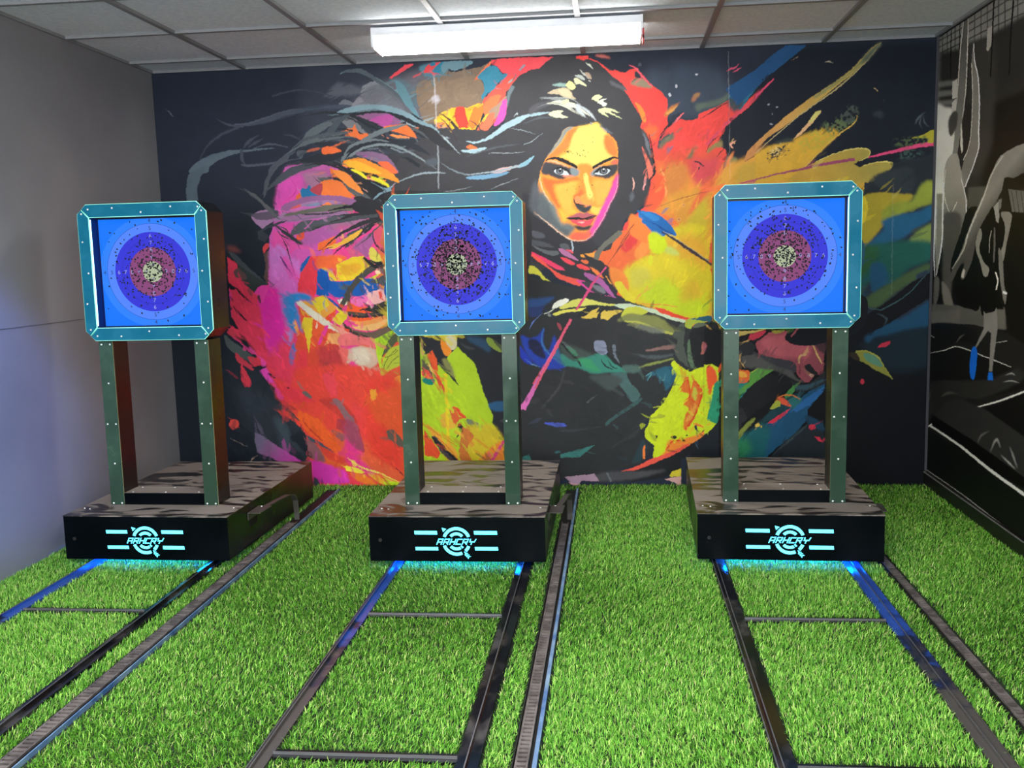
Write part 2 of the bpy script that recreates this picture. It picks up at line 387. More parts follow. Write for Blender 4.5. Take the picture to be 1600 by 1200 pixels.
l d89a50 w4/4/0 b.5:940 720 1000 680 1060 620
p 2a3440:1000 740 1120 690 1000 830 970 830
l f07078 w1/4/1:1000 830 1050 780 1120 705
s 5c6a60 b2:1240 620 1330 600 1500 560 1600 490 1590 560 1480 630 1340 660 1260 690
l 2a2c30 w0/2/1:1290 770 1380 720 1480 650 1600 590
p 3a4650 b.5:860 1000 920 950 1020 900 1000 960 960 1000 890 1040 860 1090 845 1060
p 6a6c58 b1.5:860 1040 920 980 1020 920 1020 980 940 1020 880 1100
s 2a6f96:935 1130 960 1070 1010 1050 990 1090 950 1140
l 24262c w0/3/0:870 960 940 860 1010 800
s c86c60 b1:200 110 280 100 360 140 260 130
e 4c5460:665 205 3 3
e c8ccd4:1045 430 2 3 975 520 2 3
s a87050 b1:1230 590 1280 505 1230 520 1200 580
@ U
@ M
p 1f5a86 g2a6f8a/1550/70/950/600:920 600 1000 500 1200 330 1420 150 1530 70 1720 70 1600 180 1450 300 1340 400 1230 500 1130 620 1050 740 940 700
p 2c6a80 b2:960 560 1080 460 1200 430 1200 500 1100 620 1030 700 960 620
s 3c4a50 b2.5:920 620 1000 620 1080 640 1050 730 980 760 920 700
d 1a2028 w50/1:1230 450 1400 330 1450 340 1350 420
p e04a5c gd84a60/1400/400/900/900:900 860 1100 700 1360 430 1390 405 1400 430 1300 540 1100 730 960 850 850 960 700 1120 680 1100
p 181e29:960 855 1110 730 1300 550 1400 430 1600 300 1600 760 1400 880 1250 1010 1120 1180 1020 1200 900 1140 850 1020 850 960
p 181e29:900 1100 1100 1120 1180 1160 1130 1280 1010 1340 900 1260
@ N
s e0573f b7:180 250 520 240 850 250 860 420 700 520 500 480 250 420
p 181e29:850 80 900 0 1370 0 1250 110 1130 240 1090 290 1020 330 930 270 870 200
p 908050 b1:850 110 860 200 780 200 700 270 700 220
s 7c8058 b1.5:920 290 1010 320 990 360 930 380 900 330
d d8b070 w18/.8:910 190 960 90 1000 120 980 210
l f0a890 w1/3/1:1000 130 940 170 970 210
l e87848 w0/2/0:800 320 870 230
l 28262a w0/2/0:680 260 740 150 840 70
l 28262a w0/2/0:790 310 850 240 890 200
l 28262a w0/2/0:830 500 920 420 1010 350
l 28262a w0/2/0:910 500 960 440 1010 370
s e0a040 b3:820 480 900 360 1020 340 1200 250 1500 60 1610 0 1610 580 1020 580 800 610
s f08a4a b1:850 400 930 290 980 240 930 360 880 420 820 500
s c88850:1120 240 1250 120 1370 0 1550 0 1400 120 1180 290 1090 350
l 2a2620 w0/2/1:1080 355 1200 280 1400 130 1600 0
s c8a03c b3:1030 400 1200 350 1400 420 1600 380 1600 480 1100 560 960 560
s 6a6a44 b3 n1:1320 230 1420 140 1540 110 1610 100 1610 220 1500 280 1380 390 1300 360
d 2c3038 w230/1.1:1300 370 1350 210 1450 130 1600 100 1650 180 1500 260 1380 390
d e0c080 w90/.9:1320 230 1400 150 1450 170 1560 220 1500 200
l b44a70 w1/5/2:1030 578 1200 540 1400 490 1600 450
l b44a60 w0/2/0:160 830 400 730 730 655
s d44a50 b5:520 330 700 330 820 280 820 420 700 620 560 560
s d0803c b4:250 400 420 360 500 420 480 600 420 640 330 740 280 700
s dc9838 b4:300 700 560 640 740 660 700 1200 420 1180 380 900 240 860
s c8b030 b4:520 900 620 760 700 760 700 1200 560 1200 480 1060
p e86a40 b2:680 560 800 500 740 640 560 850 480 940 560 760
l 332a34 w1/3/1:550 345 590 350 640 380 665 395
e 332a34:615 420 1.5 2.5
s 7c6e50 b1.5:490 300 550 200 560 260 520 320
s ee5c38 b2:150 500 220 480 270 560 260 740 200 800 150 860 60 840 60 760 110 650
l f0a058 w1/3/1 b.5:250 560 270 650 260 730
l f4a860 w0/2/0:200 400 240 480 265 560
e e8a060:450 800 2.5 2.5 405 950 2.5 2.5
e 8a5a30:450 800 1 1 405 950 1 1
s 3a3a3e:0 20 60 60 90 150 130 290 150 430 130 500 95 540 90 620 60 690 0 770 -60 800 -60 0
s e8705c:15 190 50 240 90 330 130 420 130 480 95 530 80 460 50 330
l 1e1e22 w1/3/1:90 60 120 200 150 400 145 480 100 535 95 600
l 6c7078 w1/6/1 b.6:20 30 60 110 80 200 110 300
s e08080:30 630 45 520 60 510 50 590 40 640
l 3a2c28 w0/1/0:95 540 150 600 130 635 100 635
@ U
s f07838:985 345 1020 330 1060 350 1070 400 1040 430 1000 440 975 420 960 410 975 380
@ K
s e86a38:640 160 760 150 800 60 860 0 1060 0 1120 180 1000 280 900 330 820 320 760 290 700 250 640 230
s dcc828 b3:1080 40 1160 0 1540 0 1540 700 1380 690 1160 610 1000 580 930 540 850 440 850 360 900 280 1000 220 1080 170
s c4d420 b5:1100 400 1200 380 1350 480 1520 560 1530 640 1380 680 1180 620 1040 560 1000 480
s e0a830 b6:1200 60 1500 60 1520 300 1400 240 1240 160
p cfe020 b1.5:1060 80 1110 10 1180 40 1200 150 1130 190 1060 130
s c8d060 b1.5:1150 110 1250 130 1310 190 1240 190 1170 150
s c4c050 b3 a.6:930 300 1050 290 1080 400 960 450 920 380
s f08a3a b1:760 290 850 310 900 380 910 460 870 520 830 470 780 400
p e85030:830 440 870 470 860 520 820 500
s dc3c3c b1:850 120 900 60 960 0 1010 0 980 80 920 150 880 170
s f09040 b1:960 160 1060 30 1090 0 1060 160 980 220
l 803c30 w0/1.5/1.5:735 280 800 190 870 90 930 0
s f0a040:530 190 600 175 690 170 640 210 560 210
l e8a048 w1/2/0:870 420 950 540 1000 500 1080 450 1130 410
s e0d030:800 420 850 400 900 470 970 550 920 570 860 520
l e88040 w0/2/1:1000 570 1060 575 1180 580 1290 600
s dca830 b4 a.6:1320 480 1420 380 1480 500 1400 540 1320 560
l 4a3a3c w3/5/5:1180 10 1300 90 1400 160 1530 240
l 8a8a80 w1/1/1:1180 4 1300 84 1400 152 1530 230
@ U
s 1f6fb4:998 330 1015 331 1030 338 1045 350 1056 368 1040 364 1032 370 1015 362 1000 345
l 16508a w0/3/1:1006 338 1020 345 1035 355 1052 366
l 2f88c8 w1/2/1:1002 334 1018 338 1034 348
@ D
s f49a3a:830 100 900 180 1000 270 1090 370 1112 480 1115 640 1112 850 1100 1000 1050 1130 1000 1230 950 1350 880 1480 800 1600 740 1680 680 1725 600 1740 500 1735 430 1710 300 1630 150 1500 0 1390 -60 1330 -20 1100 20 850 40 760 100 620 170 530 230 430 300 320 350 220 430 160 600 150 740 110
s dccc66 b2.2:830 110 900 190 960 260 940 450 1000 540 1050 590 900 650 760 720 700 760 560 720 420 620 300 590 420 500 440 380 500 260 560 170 720 130
s f47a38 b1.3:930 280 1000 280 1070 370 1100 480 1080 560 1000 540 930 440 920 350
s f47a38 b1.5:500 180 560 170 480 280 440 420 360 500 260 560 130 600 200 520 300 420 400 280 430 200
s 8a8f86 b.7:350 220 430 160 500 165 420 220 360 310 300 400 210 500 150 560 120 590 220 440 300 320
s f48a38 b1.5:560 680 740 690 760 900 700 1000 740 1100 620 1130 540 1100 600 900 570 780
s ecca60 b1.2:640 810 690 820 710 930 760 1080 780 1180 740 1230 660 1240 620 1180 680 1080 640 900
s f06a30 b1.3:60 860 140 880 300 900 560 860 560 900 360 950 220 960 240 1100 320 1300 260 1260 160 1100 90 980
s f2b44c b2.2:260 980 420 930 530 920 520 1060 480 1200 480 1330 400 1380 330 1260 280 1120
s f2ac4a b2:790 900 960 900 1060 860 1040 980 980 1120 860 1250 800 1200 780 1060
s f07038 b1:500 1120 560 1080 600 1020 640 1100 600 1200 560 1140 540 1200 510 1230
s f8b850 b1:530 1130 580 1140 590 1210 560 1240 530 1200
s f0486c b1.5:1110 800 1100 1000 1050 1130 940 1200 1020 1000 1050 900
s f84ca8 b1.6:1112 820 1100 1000 1050 1130 1000 1230 950 1350 880 1480 800 1600 740 1680 690 1640 760 1540 820 1400 900 1250 980 1120 1050 960
s f86a50 b1.5:440 1680 520 1620 660 1620 720 1600 740 1670 680 1720 600 1738 500 1732
s f8c858 b1.2:740 1260 860 1280 900 1200 860 1340 820 1380 740 1330
s f4ba44 b1.5:300 1280 400 1380 480 1300 540 1340 520 1360 440 1380 380 1480 330 1420
s 6f7678 b2:-60 1330 20 1130 70 1060 140 1160 230 1260 270 1400 330 1500 430 1500 520 1560 440 1660 420 1690 300 1620 150 1500 0 1390
s 565a60 b2.5:-120 1250 -40 900 10 960 60 1100 180 1300 230 1480 120 1470 -20 1380
s 3c3c42 b.8:100 640 160 650 300 680 400 710 500 750 560 790 540 840 440 850 340 890 240 870 160 830 60 820 50 740
s 3c3c42 b.8:1110 680 1000 690 900 710 820 760 770 800 790 850 870 860 960 880 1040 840 1110 770
s 7e8c90 b1:470 720 570 760 570 820 500 850 460 800
s 7e8c90 b1:740 790 800 740 900 700 850 760 800 800 770 850 730 820
s c4ced2:225 775 270 762 320 758 375 775 420 800 440 818 380 825 305 820 255 800
s c4ced2:790 805 850 795 930 745 990 765 975 798 920 822 845 818
e 4a4d54:310 772 5.2 4.8 918 768 5.4 5
e 1c1e22:308 766 2.8 2.8 918 763 3 3
e f4f4f4:312 742 1 1 915 742 1 1
l 1c1c20 w1/4/1.5:215 768 265 742 335 740 400 768 455 818
l 1c1c20 w1.5/4/1:778 815 840 765 900 732 970 728 1015 762
s f08870 b.4:340 840 440 820 500 840 460 860 380 860
s 1e1a1e:105 630 160 590 260 590 360 630 480 680 550 735 440 700 340 650 240 615 150 615
s 1e1a1e:760 735 800 690 900 650 1000 600 1060 575 1120 600 1040 605 940 660 840 700
l f8b090 w0/3/1 b.4:110 645 200 635 300 665 420 720
s f06850 b.6:1010 660 1060 620 1115 615 1110 670 1060 680
s f0806a b.5:640 1200 760 1190 740 1260 680 1270 640 1250 560 1230 520 1200
s 26262a:500 1160 520 1210 560 1235 620 1240 660 1265 600 1255 540 1245 510 1220
s 4c4a4e b.6:520 1240 600 1260 650 1280 740 1250 730 1290 680 1340 630 1350 560 1310
e 2c2a30 b.4:655 1310 3 3.5
s e8e0d8 b.3 a.6:580 1290 600 1290 600 1330 585 1330
s c86878:400 1425 520 1380 570 1350 630 1365 690 1350 760 1380 815 1395 760 1420 600 1450 480 1450
s 2a2428:400 1425 480 1430 560 1420 640 1440 720 1410 815 1392 760 1430 660 1455 580 1445 460 1455
s ea5560:450 1455 580 1450 660 1460 780 1430 740 1500 640 1540 560 1530
l f8b0a8 w1/2/1 b.3:560 1480 620 1485 640 1482
s 33363c b1:500 1530 580 1540 660 1545 750 1520 720 1580 640 1600 560 1590
l e8c8a0 w1/1.5/1:20 850 60 1000 120 1130 200 1240
l f0b8a0 w1/1.5/1:0 1385 150 1505 300 1630 430 1712 500 1738 600 1742 680 1726
l d890b0 w1/1.5/1:680 1725 750 1675 880 1482 1000 1232 1060 1120 1102 1000 1114 850
d 4a3c28 w9/1:380 450 700 500 640 600 430 540
d 4a3c28 w8/.9:580 720 760 970 600 960 640 830 400 1040 430 1120
l f0b4a4 w0/3/0:1305 850 1335 950 1320 1060
l f0a0a0 w0/4/0:1500 855 1490 930 1455 1030
l 5a5e66 w0/8/0 b1:1320 1050 1310 1120 1290 1200
l 60666e w1/5/0 b.6:860 140 940 200 1050 260
l c8a890 w0/2/0:870 150 920 200 970 230
l 8c9298 w0/3/0:730 90 740 110 740 140
@ K
s 55585e:370 110 420 100 450 140 400 150
l a8b8c4 w2/3/2:465 80 472 130 470 175
s b874a0:360 140 410 150 470 190 520 235 470 220 400 190
s e85a68:420 150 460 150 480 175 460 175
s 606468:150 110 250 150 350 160 360 190 300 195 220 160
s 50525a b.6:150 0 230 20 260 50 200 60 150 40
s 4c4e54 b.5:130 70 250 90 330 130 280 130 150 110
p e8406a:120 150 250 210 400 290 415 315 340 300 220 230 120 190
s ee5a4c:130 175 220 220 300 290 400 350 520 380 560 400 520 430 430 400 350 370 300 310 200 240
s ee4a58:375 210 430 220 490 255 470 270 410 245
s ee4a50:505 265 560 270 610 305 550 305 515 290
s f08040:610 285 660 310 720 360 700 370 640 330
s e87040:540 230 590 235 590 260 560 255
s e04a9c:500 390 560 390 620 440 700 500 760 510 820 550 740 530 640 500 560 440
s b060a0:560 330 620 340 700 380 760 450 820 545 760 500 680 420 600 380
s 3c3c42:550 400 640 410 720 460 680 500 620 470 560 420
s 7a7a84 b.6:620 420 700 440 730 490 680 480 640 450
s 6c6a60:830 0 860 20 800 80 730 130 690 180 670 230 640 220 650 170 700 110 780 40
s 302e32:550 180 640 220 720 260 780 420 850 560 740 400 700 350 640 280
s e8a040:730 355 760 390 780 420 760 410
s ccc848:128 275 190 290 250 360 310 410 310 450 260 430 230 370 180 340 128 330
s 3a7a8c:128 380 200 410 270 450 350 480 300 490 200 440 128 410
s d8d850:128 440 200 450 280 480 330 500 260 510 200 500 128 490
s b8d8d8:250 500 330 490 390 520 340 530 270 520
l 2a6aa0 w1/4/1:250 450 320 480 380 515
@ U
p 2e3032:824 430 860 440 900 450 960 465 980 470 1070 500 1110 530 1110 590 1050 640 1005 660 1010 690 1020 700 1000 725 960 735 870 750 790 745 760 700 770 650 780 600 760 560 740 520 700 480 700 440 820 410
p 2e3032:740 520 830 520 830 745 790 745 785 700 797 682 785 640 770 570
@ K
s f0f0e0:310 610 340 560 420 530 440 550 380 590
s dcd868:370 600 460 550 560 530 650 550 740 570 860 580 760 590 640 580 560 590 460 600 400 610
s e8e060:320 650 400 620 500 610 600 600 520 630 420 640 340 665
s e0c050:540 680 580 640 640 620 680 600 660 640 720 620 740 660 700 690 650 680 600 690
s e0c050:690 660 740 630 860 625 780 670 740 700
s 26282a:600 590 660 590 620 630 560 670 500 670
s 26282a:720 590 770 595 700 640 690 690 660 690 680 640
s c8d8b8:800 580 900 570 1000 590 1130 620 1260 660 1370 700 1370 720 1250 700 1120 650 980 620 860 610
p e84a30:1110 600 1180 610 1300 660 1385 685 1370 700 1240 670 1150 640
s c8cc40:850 660 900 600 1000 600 1060 640 960 670 880 690
s 84884c b1:820 705 900 650 1040 660 1160 680 1280 790 1290 820 1200 790 1100 750 980 740 880 710
l b8b850 w2/4/4:880 710 1000 720 1150 780 1285 815
s 707468 b1.5:960 740 1060 740 1200 790 1100 800 1000 770
l d8dcc8 w1/2/0:250 650 300 630 350 590
l c8c8b8 w0/2/0:285 750 320 735
l c8c8b8 w0/2/0:345 745 390 725
s 2c4c80 b1.5:130 540 220 530 330 520 260 580 180 620 130 640
s 2a3a6a:130 600 200 600 250 580 230 640 170 680 130 670
s 2440a8 b1:70 820 130 840 200 820 250 760 240 860 280 940 330 820 350 900 370 980 420 1060 330 1085 230 1070 160 1020 100 940
s 2038b0:60 900 110 960 160 1040 120 1040 70 990
s 1c2040 b1:130 850 200 860 240 920 260 1000 200 980 140 930
l 3c78b0 w1/3/1 b.5:250 760 230 850 260 930 330 1000 420 1060
s 3a6a9a b1.5:350 900 380 980 420 1050 350 1020 320 960
l 6a9ad0 w0/1.5/0:100 1000 150 1040 230 1070
l 6a80c0 w0/2/0:240 640 160 720 130 780
s 44504c b2:370 880 480 900 620 960 700 960 640 1000 500 1010 420 1000
s 3a8a78 b1.2:380 960 480 1020 560 1000 640 970 720 960 780 1000 860 1070 900 1110 760 1110 640 1120 560 1090 470 1060 400 1050
s 3c9a6a b1.5:520 1000 600 1000 640 1040 690 1100 620 1100 560 1060
l 1e2420 w0/2/1:690 990 720 1050 790 1090
l 1e2420 w0/2/1:740 1000 780 1060 820 1080
s 8890a8:640 870 700 860 730 880 740 960 700 970 650 940
s 6a7480:780 900 810 900 810 960 840 1040 800 990
s 506c64 b1:860 1060 980 1050 1000 1100 900 1110
l 606468 w1/8/4 b.5:380 860 430 910 490 960
l 262a2c w2/5/2:370 860 430 930 500 1000 540 1060
l 24282a w3/6/2:740 960 800 1020 860 1070
l 909c50 w1/4/2 b.6:990 1070 1100 1040 1260 1000
s 8c6a64 b.6:1060 930 1260 890 1265 920 1140 935 1060 945
l 50585c w0/6/3 b1:930 960 1100 990 1260 970
s 505850:1250 820 1330 720 1350 780 1340 900 1380 1060 1340 1040 1270 960 1290 860
s 60785c:1370 880 1390 850 1400 940 1440 1070 1400 1070 1370 980
s 1e2022:1400 780 1600 720 1600 1030 1480 1070 1430 1060 1400 940
s a8b840:1350 740 1380 690 1540 690 1500 720 1420 730 1390 770
s 285c70:1400 690 1550 665 1550 710 1450 700
s b0685c:1475 960 1490 870 1525 920 1500 960
l c8a050 w2/3/1:1510 730 1560 780 1600 830
l 60645c w1/3/1:1530 860 1580 820 1600 860
l 60645c w1/3/1:1540 900 1560 980 1600 940
s 606858:1410 750 1450 720 1520 730 1450 760
@ L
s 2a6478 b1.2:1040 320 1100 250 1230 210 1290 260 1260 330 1200 400 1180 330 1100 280
l 5a98a0 w1/3/0:1040 290 1090 260 1050 330
l 50888c w0/3/0 b.4:1130 260 1180 320 1200 260
l 205070 w3/5/2 b.6:1230 220 1260 280 1240 340
p cfe022:1235 190 1265 165 1320 215 1385 255 1440 230 1520 205 1600 190 1600 640 1520 690 1440 760 1330 850 1100 945 1110 830 1040 770 1035 720 1070 650 1080 600 1180 500 1240 400 1290 270
s 28988a b.3:1600 360 1570 400 1550 500 1540 560 1510 610 1530 640 1600 640
s 28905a:1600 380 1580 420 1560 560 1560 620 1600 620
l cfe022 w2/4/2:1530 625 1560 615 1590 625
s e07028 b.6:1320 400 1360 300 1380 300 1390 400 1420 320 1470 370 1480 440 1450 520 1430 600 1370 700 1340 690 1350 600 1380 540 1340 500 1380 430
s c8c040 b.3:1410 430 1420 370 1450 420 1430 480
s e8a040 b.6:1350 640 1400 560 1430 480 1440 520 1400 620
l e04820 w1/3/2:1300 400 1340 340 1365 300 1390 420 1370 480
l e04820 w1/3/2:1410 310 1470 380 1480 440 1430 590 1350 710
s e84820 b.4:1530 330 1545 210 1600 205 1600 350 1570 380 1540 440
s f08a30 b1:1190 880 1220 790 1290 790 1360 770 1480 740 1400 800 1280 870 1160 910
l e04820 w1/3/1:1200 870 1250 800 1320 790
l f08a30 w1/4/1:1440 680 1420 660 1480 680 1500 690
e 24301c:1263 765 5 2.6 1367 750 2 1.6 1340 790 3 1.8 1515 535 2.5 6
p 3c4820:1115 750 1140 752 1125 780
p 223044:1420 680 1440 670 1450 710 1480 720 1440 715
l 2a2c20 w1/2/1:1480 740 1520 690 1600 640
p 1e2024:840 1030 900 1020 1100 950 1300 860 1440 770 1600 650 1600 840 1540 910 1320 930 1320 1010 1180 1080 1000 1110 600 1110 540 1060 700 1040
l ee5a48 w1/8/4:850 1030 960 1010 1100 950 1250 890 1380 820
l f08a3a w3/6/6:1380 820 1480 750 1600 650
p 2a3a4c:1430 800 1480 770 1540 900 1500 915 1470 880
l 4a6070 w1/2/1:1425 800 1470 880 1500 915
l 4a6070 w1/2/1:1480 770 1600 700
s 4c4c50 b1.5:640 1060 800 1030 1000 1030 1200 1020 1050 1070 900 1100 660 1110
p b090a4:410 1075 645 1050 680 1110 540 1105 510 1150 470 1130
p d8a0b0:440 1115 510 1125 505 1155
l 6a6c70 w3/4/3:740 1040 770 1110
p d8c838:1230 1060 1250 1030 1320 1010 1320 1070 1240 1075
p d8a8a0:1190 1090 1320 1070 1320 1150 1270 1120
s 4a6a68:770 270 880 260 920 330 1000 430 940 490 860 380 800 310
s 45504f b2:600 290 720 270 830 290 860 330 760 400 680 350
s 3c5a5a:730 680 740 640 850 560 1000 460 1000 490 880 570 780 640
p 4a5cc0:245 655 260 648 400 655 430 680 340 685
p 3a3e4c:110 670 200 610 240 620 200 650
p 3d7a74:375 900 560 850 650 820 530 920 380 925
p 3d7a74:80 920 130 895 150 940 140 950 80 950
p 56585c:575 490 670 425 590 500
s 3a3c40 b1:790 830 900 760 1000 690 960 760 860 800 780 850
l 3c4044 w1/3/1 b.5:360 715 500 710 700 680
l 34383a w1/4/1 b1:900 740 1000 660 1070 590
p 2a4048 b1:930 970 1020 770 1060 850 1000 960
p f08038:1020 930 1020 860 1035 820 1040 850 1035 935
p 3a6a70 b.5:330 880 370 870 380 885 340 890
p 383a3c b1:130 490 190 450 220 480 180 510
l 4a4a4e w1/3/1 b1:410 230 380 350 300 460 230 540
@ K
l e04a80 w2/4/3:735 285 640 400 560 530 500 620
l e85a6c w4/5/5:460 690 400 800 330 940 250 1070 170 1200
@ L
l e070b8 w4/4/5:370 0 280 170 170 370 65 545
@ H
p e23a58:90 20 170 80 190 150 260 250 340 340 390 440 400 560 420 760 450 900 520 900 620 1000 700 1140 700 1200 520 1200 420 1000 350 930 300 850 200 760 80 680 130 620 180 650 130 560 120 470 110 400 130 360 100 290 90 150
p e02aa0 b2:380 440 400 300 560 260 640 330 580 480 600 640 560 800 470 860 440 760 400 600
p e23c58 b6:560 760 700 680 700 1200 560 1200 460 1000 480 880
s 1a1e26:100 240 160 290 120 300 100 280
l 1a1e26 w0/4/0:130 440 180 500 300 620
l 1a1e26 w2/3/0:160 280 230 360 330 430
s 1a1e26:120 540 160 600 185 655 140 630 120 600
p 343c3c:170 60 260 130 400 220 450 260 380 260 330 330 240 250 200 200
s 5c4444:140 140 190 110 260 180 240 210 170 190
s 54605c a.8:60 700 130 760 220 820 340 920 320 960 240 920 140 860 80 800
s c83a50:80 680 150 660 240 720 340 850 300 840 180 750
p 1c2228:200 740 260 760 350 900 340 920 260 830
s c83a4c:160 860 230 920 320 990 310 1020 240 980 170 930
s d83a4c:270 900 340 910 420 960 420 1010 360 1010 300 960
s 1a2028:310 990 360 980 430 970 420 1010 380 1020 340 1000 320 1010
p dc3ca8:380 1020 430 1010 480 1080 500 1110 460 1140 420 1090
s d83a4c:210 960 240 1010 290 1100 300 1150 270 1170 220 1130 205 1040
s e840a0:320 340 370 270 420 260 450 290 430 340 400 420 370 410 350 330
s 583040:350 360 375 350 385 430 360 400
p c878c8 gd860b8/450/0/560/400 b2:458 -30 540 -110 600 -60 660 20 730 30 740 150 715 230 720 330 640 340 560 420 540 300 460 240
p e058b0 b2:560 0 620 0 730 190 700 230 640 180 590 80
l 603070 w1/3/0:560 0 600 70 680 190
l 9a4a90 w0/2/0:450 265 480 270 520 240
p 1a5ca4:730 90 790 20 805 0 850 0 790 80 740 150
p e83c4c:830 0 990 0 890 60 900 200 880 320 860 370 850 380 800 340 720 320 715 250 740 150 790 80
s f06838 b1.5:900 0 1150 0 1080 80 1060 130 1070 210 1030 120 960 120 890 110
p e8c828:1055 80 1110 50 1200 10 1300 0 1400 70 1330 130 1240 200 1180 220 1070 220 1000 220 990 130 1060 180 1065 110
s e0a428 b1.5:1100 90 1250 60 1280 110 1200 170 1110 160
p e84840:1040 130 1075 220 1055 200 1020 130
p 0f58ac:890 120 930 110 980 130 995 215 1060 230 1180 220 1340 200 1440 210 1440 300 1380 340 1220 360 1130 360 1080 370 960 350 900 350 880 340
s 4a6070 b.6:1090 280 1150 250 1180 270 1120 300
s 4a4c50:1340 230 1440 190 1500 160 1510 260 1440 250 1390 240
s 14509c:880 320 960 350 1060 420 1080 460 1000 400 930 360
p f0e0c8:1060 390 1180 365 1160 430 1100 450
s f2b4b0:1340 330 1510 300 1510 400 1420 430 1300 430 1220 450
s ea70b0:1190 390 1260 355 1340 360 1320 420 1260 450 1200 430
l e050a0 w1/4/1:1220 390 1260 370 1320 380
p e85040:1435 320 1460 310 1475 390 1450 385
p d8d838:1340 200 1460 150 1400 200
p f0d0a8:1400 130 1500 90 1500 130 1420 170
l 4a4640 w4/9/7:1500 60 1380 120 1270 200 1180 300 1130 400 1090 470
l 4a4640 w4/6/3:1500 80 1390 90 1300 150 1220 240 1180 340 1170 410 1200 440
l 1c1c20 w3/7/4:1500 40 1440 70 1400 90 1300 10
p f05a28:1160 400 1240 450 1400 460 1500 500 1510 560 1440 620 1300 640 1180 560 1150 480
s f09a50:1160 570 1250 580 1360 570 1510 520 1510 560 1400 610 1280 620
s f0b870:1200 620 1300 620 1440 590 1510 560 1500 600 1400 660 1260 660
s 6a5648:1160 620 1230 660 1340 680 1450 650 1520 620 1560 660 1480 720 1380 740 1280 720 1200 690
s 2a2a2c:1100 490 1200 510 1350 510 1440 480 1520 500 1500 530 1340 550 1200 545
s 50463e:1090 480 1220 500 1360 505 1500 480 1400 530 1220 530
s 25262a:1260 480 1380 450 1520 400 1520 510 1440 510 1340 490
s 3c3832:1330 450 1440 420 1520 400 1440 460
l 3a3430 w3/5/5:1090 470 1100 560 1150 640 1240 700 1340 730
s e0c82c:1090 490 1160 500 1150 560 1110 570
p e09a3c:740 400 830 400 850 370 930 350 960 360 1060 460 1000 560 920 540 840 530 760 440
p dcc42c:840 410 900 360 960 370 1000 440 900 500
p e84a28:950 560 1060 470 1050 530 1000 590
p dcc42c:1020 570 1080 500 1130 570 1100 620 1060 600
p de4a34:720 420 760 440 850 530 930 600 1080 620 1180 660 1150 720 1100 760 1080 820 1180 990 1180 1200 800 1200 700 1140 690 960 690 800 740 640 720 500
p e85a30 b1:860 530 960 620 920 770 850 780 820 860 840 700
p e83a48 b1:700 980 740 840 790 840 810 1000 800 1200 640 1200
p c03a3c b2:900 800 1100 800 1120 900 1180 990 1170 1100 1060 1110 1060 1200 920 1080 900 980
s 8a3838 b1:910 1010 950 950 1010 960 1030 1000 950 1060 920 1100
p e85058:925 1080 980 1040 1020 990 1040 1060 1060 1200 970 1200
p e0c030:770 540 850 550 840 680 815 870 790 740 750 600
p dcd4c0:690 410 740 400 840 470 960 560 1060 630 1180 690 1100 690 980 640 860 560 740 460
p e89080:1000 600 1080 630 1200 700 1130 720 1080 690
p e83898:890 790 940 660 960 620 990 620 960 700 920 790
p e8a060:950 800 1000 690 1080 690 1120 730 1080 790 1000 780
s e87070:1080 720 1160 690 1280 720 1400 740 1410 820 1300 790 1180 800 1080 790
p d0b098 b1:1160 830 1280 800 1410 830 1440 950 1360 1010 1260 980 1200 930 1140 980
s d8c8b0 b1.5:1210 830 1320 830 1360 940 1280 970 1220 920
s e86860 b1:1080 820 1160 830 1160 900 1130 970 1100 900
p e84a38 b1.5:1130 960 1200 980 1300 980 1400 1030 1450 1100 1450 1200 1160 1200 1180 1060
p bcd828:1405 740 1500 690 1530 740 1500 830 1460 900 1470 1080 1440 980 1420 880
s c8b4a0 a.5 b1:1380 1000 1440 1000 1460 1090 1400 1060
l f0c0b0 w0/1.5/0:1390 1010 1420 1080 1440 1130
l f0c0b0 w0/1.5/0:1420 960 1450 1050 1460 1120
s 2a80c0 b1.5:625 350 700 330 800 340 855 380 820 395 760 390 720 400 690 420 720 500 740 600 760 690 720 630 690 560 690 640 715 690 680 680 630 620 600 540 570 420
s 6a78c0 b3 a.6:560 360 620 340 620 480 640 640 600 600 570 460
s 9888c8 b1.5:640 660 670 680 660 760 640 770
s 3a70b4 b1.2:665 790 685 780 690 860 670 960 650 980 640 900
s e89a50:685 570 700 600 730 690 715 700 690 640
l 5a3440 w0/2/0:700 980 670 1080 640 1200
@ I
p e84638 b3:520 130 700 30 900 0 1100 0 1450 60 1460 110 1600 40 1600 1090 1400 1110 860 1070 860 870 780 860 780 640 540 470 480 400 600 350 530 280
p e8603a b4:1000 600 1200 560 1400 700 1600 700 1600 1000 1400 960 1200 850 1080 800
p e84444 b4:1180 340 1300 380 1500 400 1500 600 1340 680 1260 640 1240 500
p e83a48 b2:530 170 700 200 800 250 850 310 800 330 620 340 520 280
p f06028:720 400 900 480 960 560 1060 680 1110 760 1060 790 940 700 800 600 700 500
l c83c28 w1/3/1:760 500 840 590 940 680
s c83c34 b1:900 310 1060 300 1180 400 1250 520 1180 530 1080 460 980 380
s 8a6468:1020 310 1080 310 1160 420 1220 490 1200 520 1140 490 1080 390
s b03c48:1080 480 1240 530 1280 640 1310 770 1240 760 1160 640 1060 560
s 9c5858:1010 580 1090 600 1160 640 1110 680 1060 640
p e04468 b1:1050 790 1110 760 1160 650 1200 700 1260 780 1270 860 1180 840
p e03cb0 b1:800 850 900 860 1080 920 1160 960 1180 1050 1000 1060 900 1050 850 990 840 870
p e83c50 b1:1100 920 1300 940 1400 1050 1420 1080 1180 1060 1170 980
p e06030 b2:900 720 1000 780 1150 860 1160 900 1080 920 940 860
s 8a585c b1:800 660 860 680 920 760 960 860 900 860 820 820 800 740
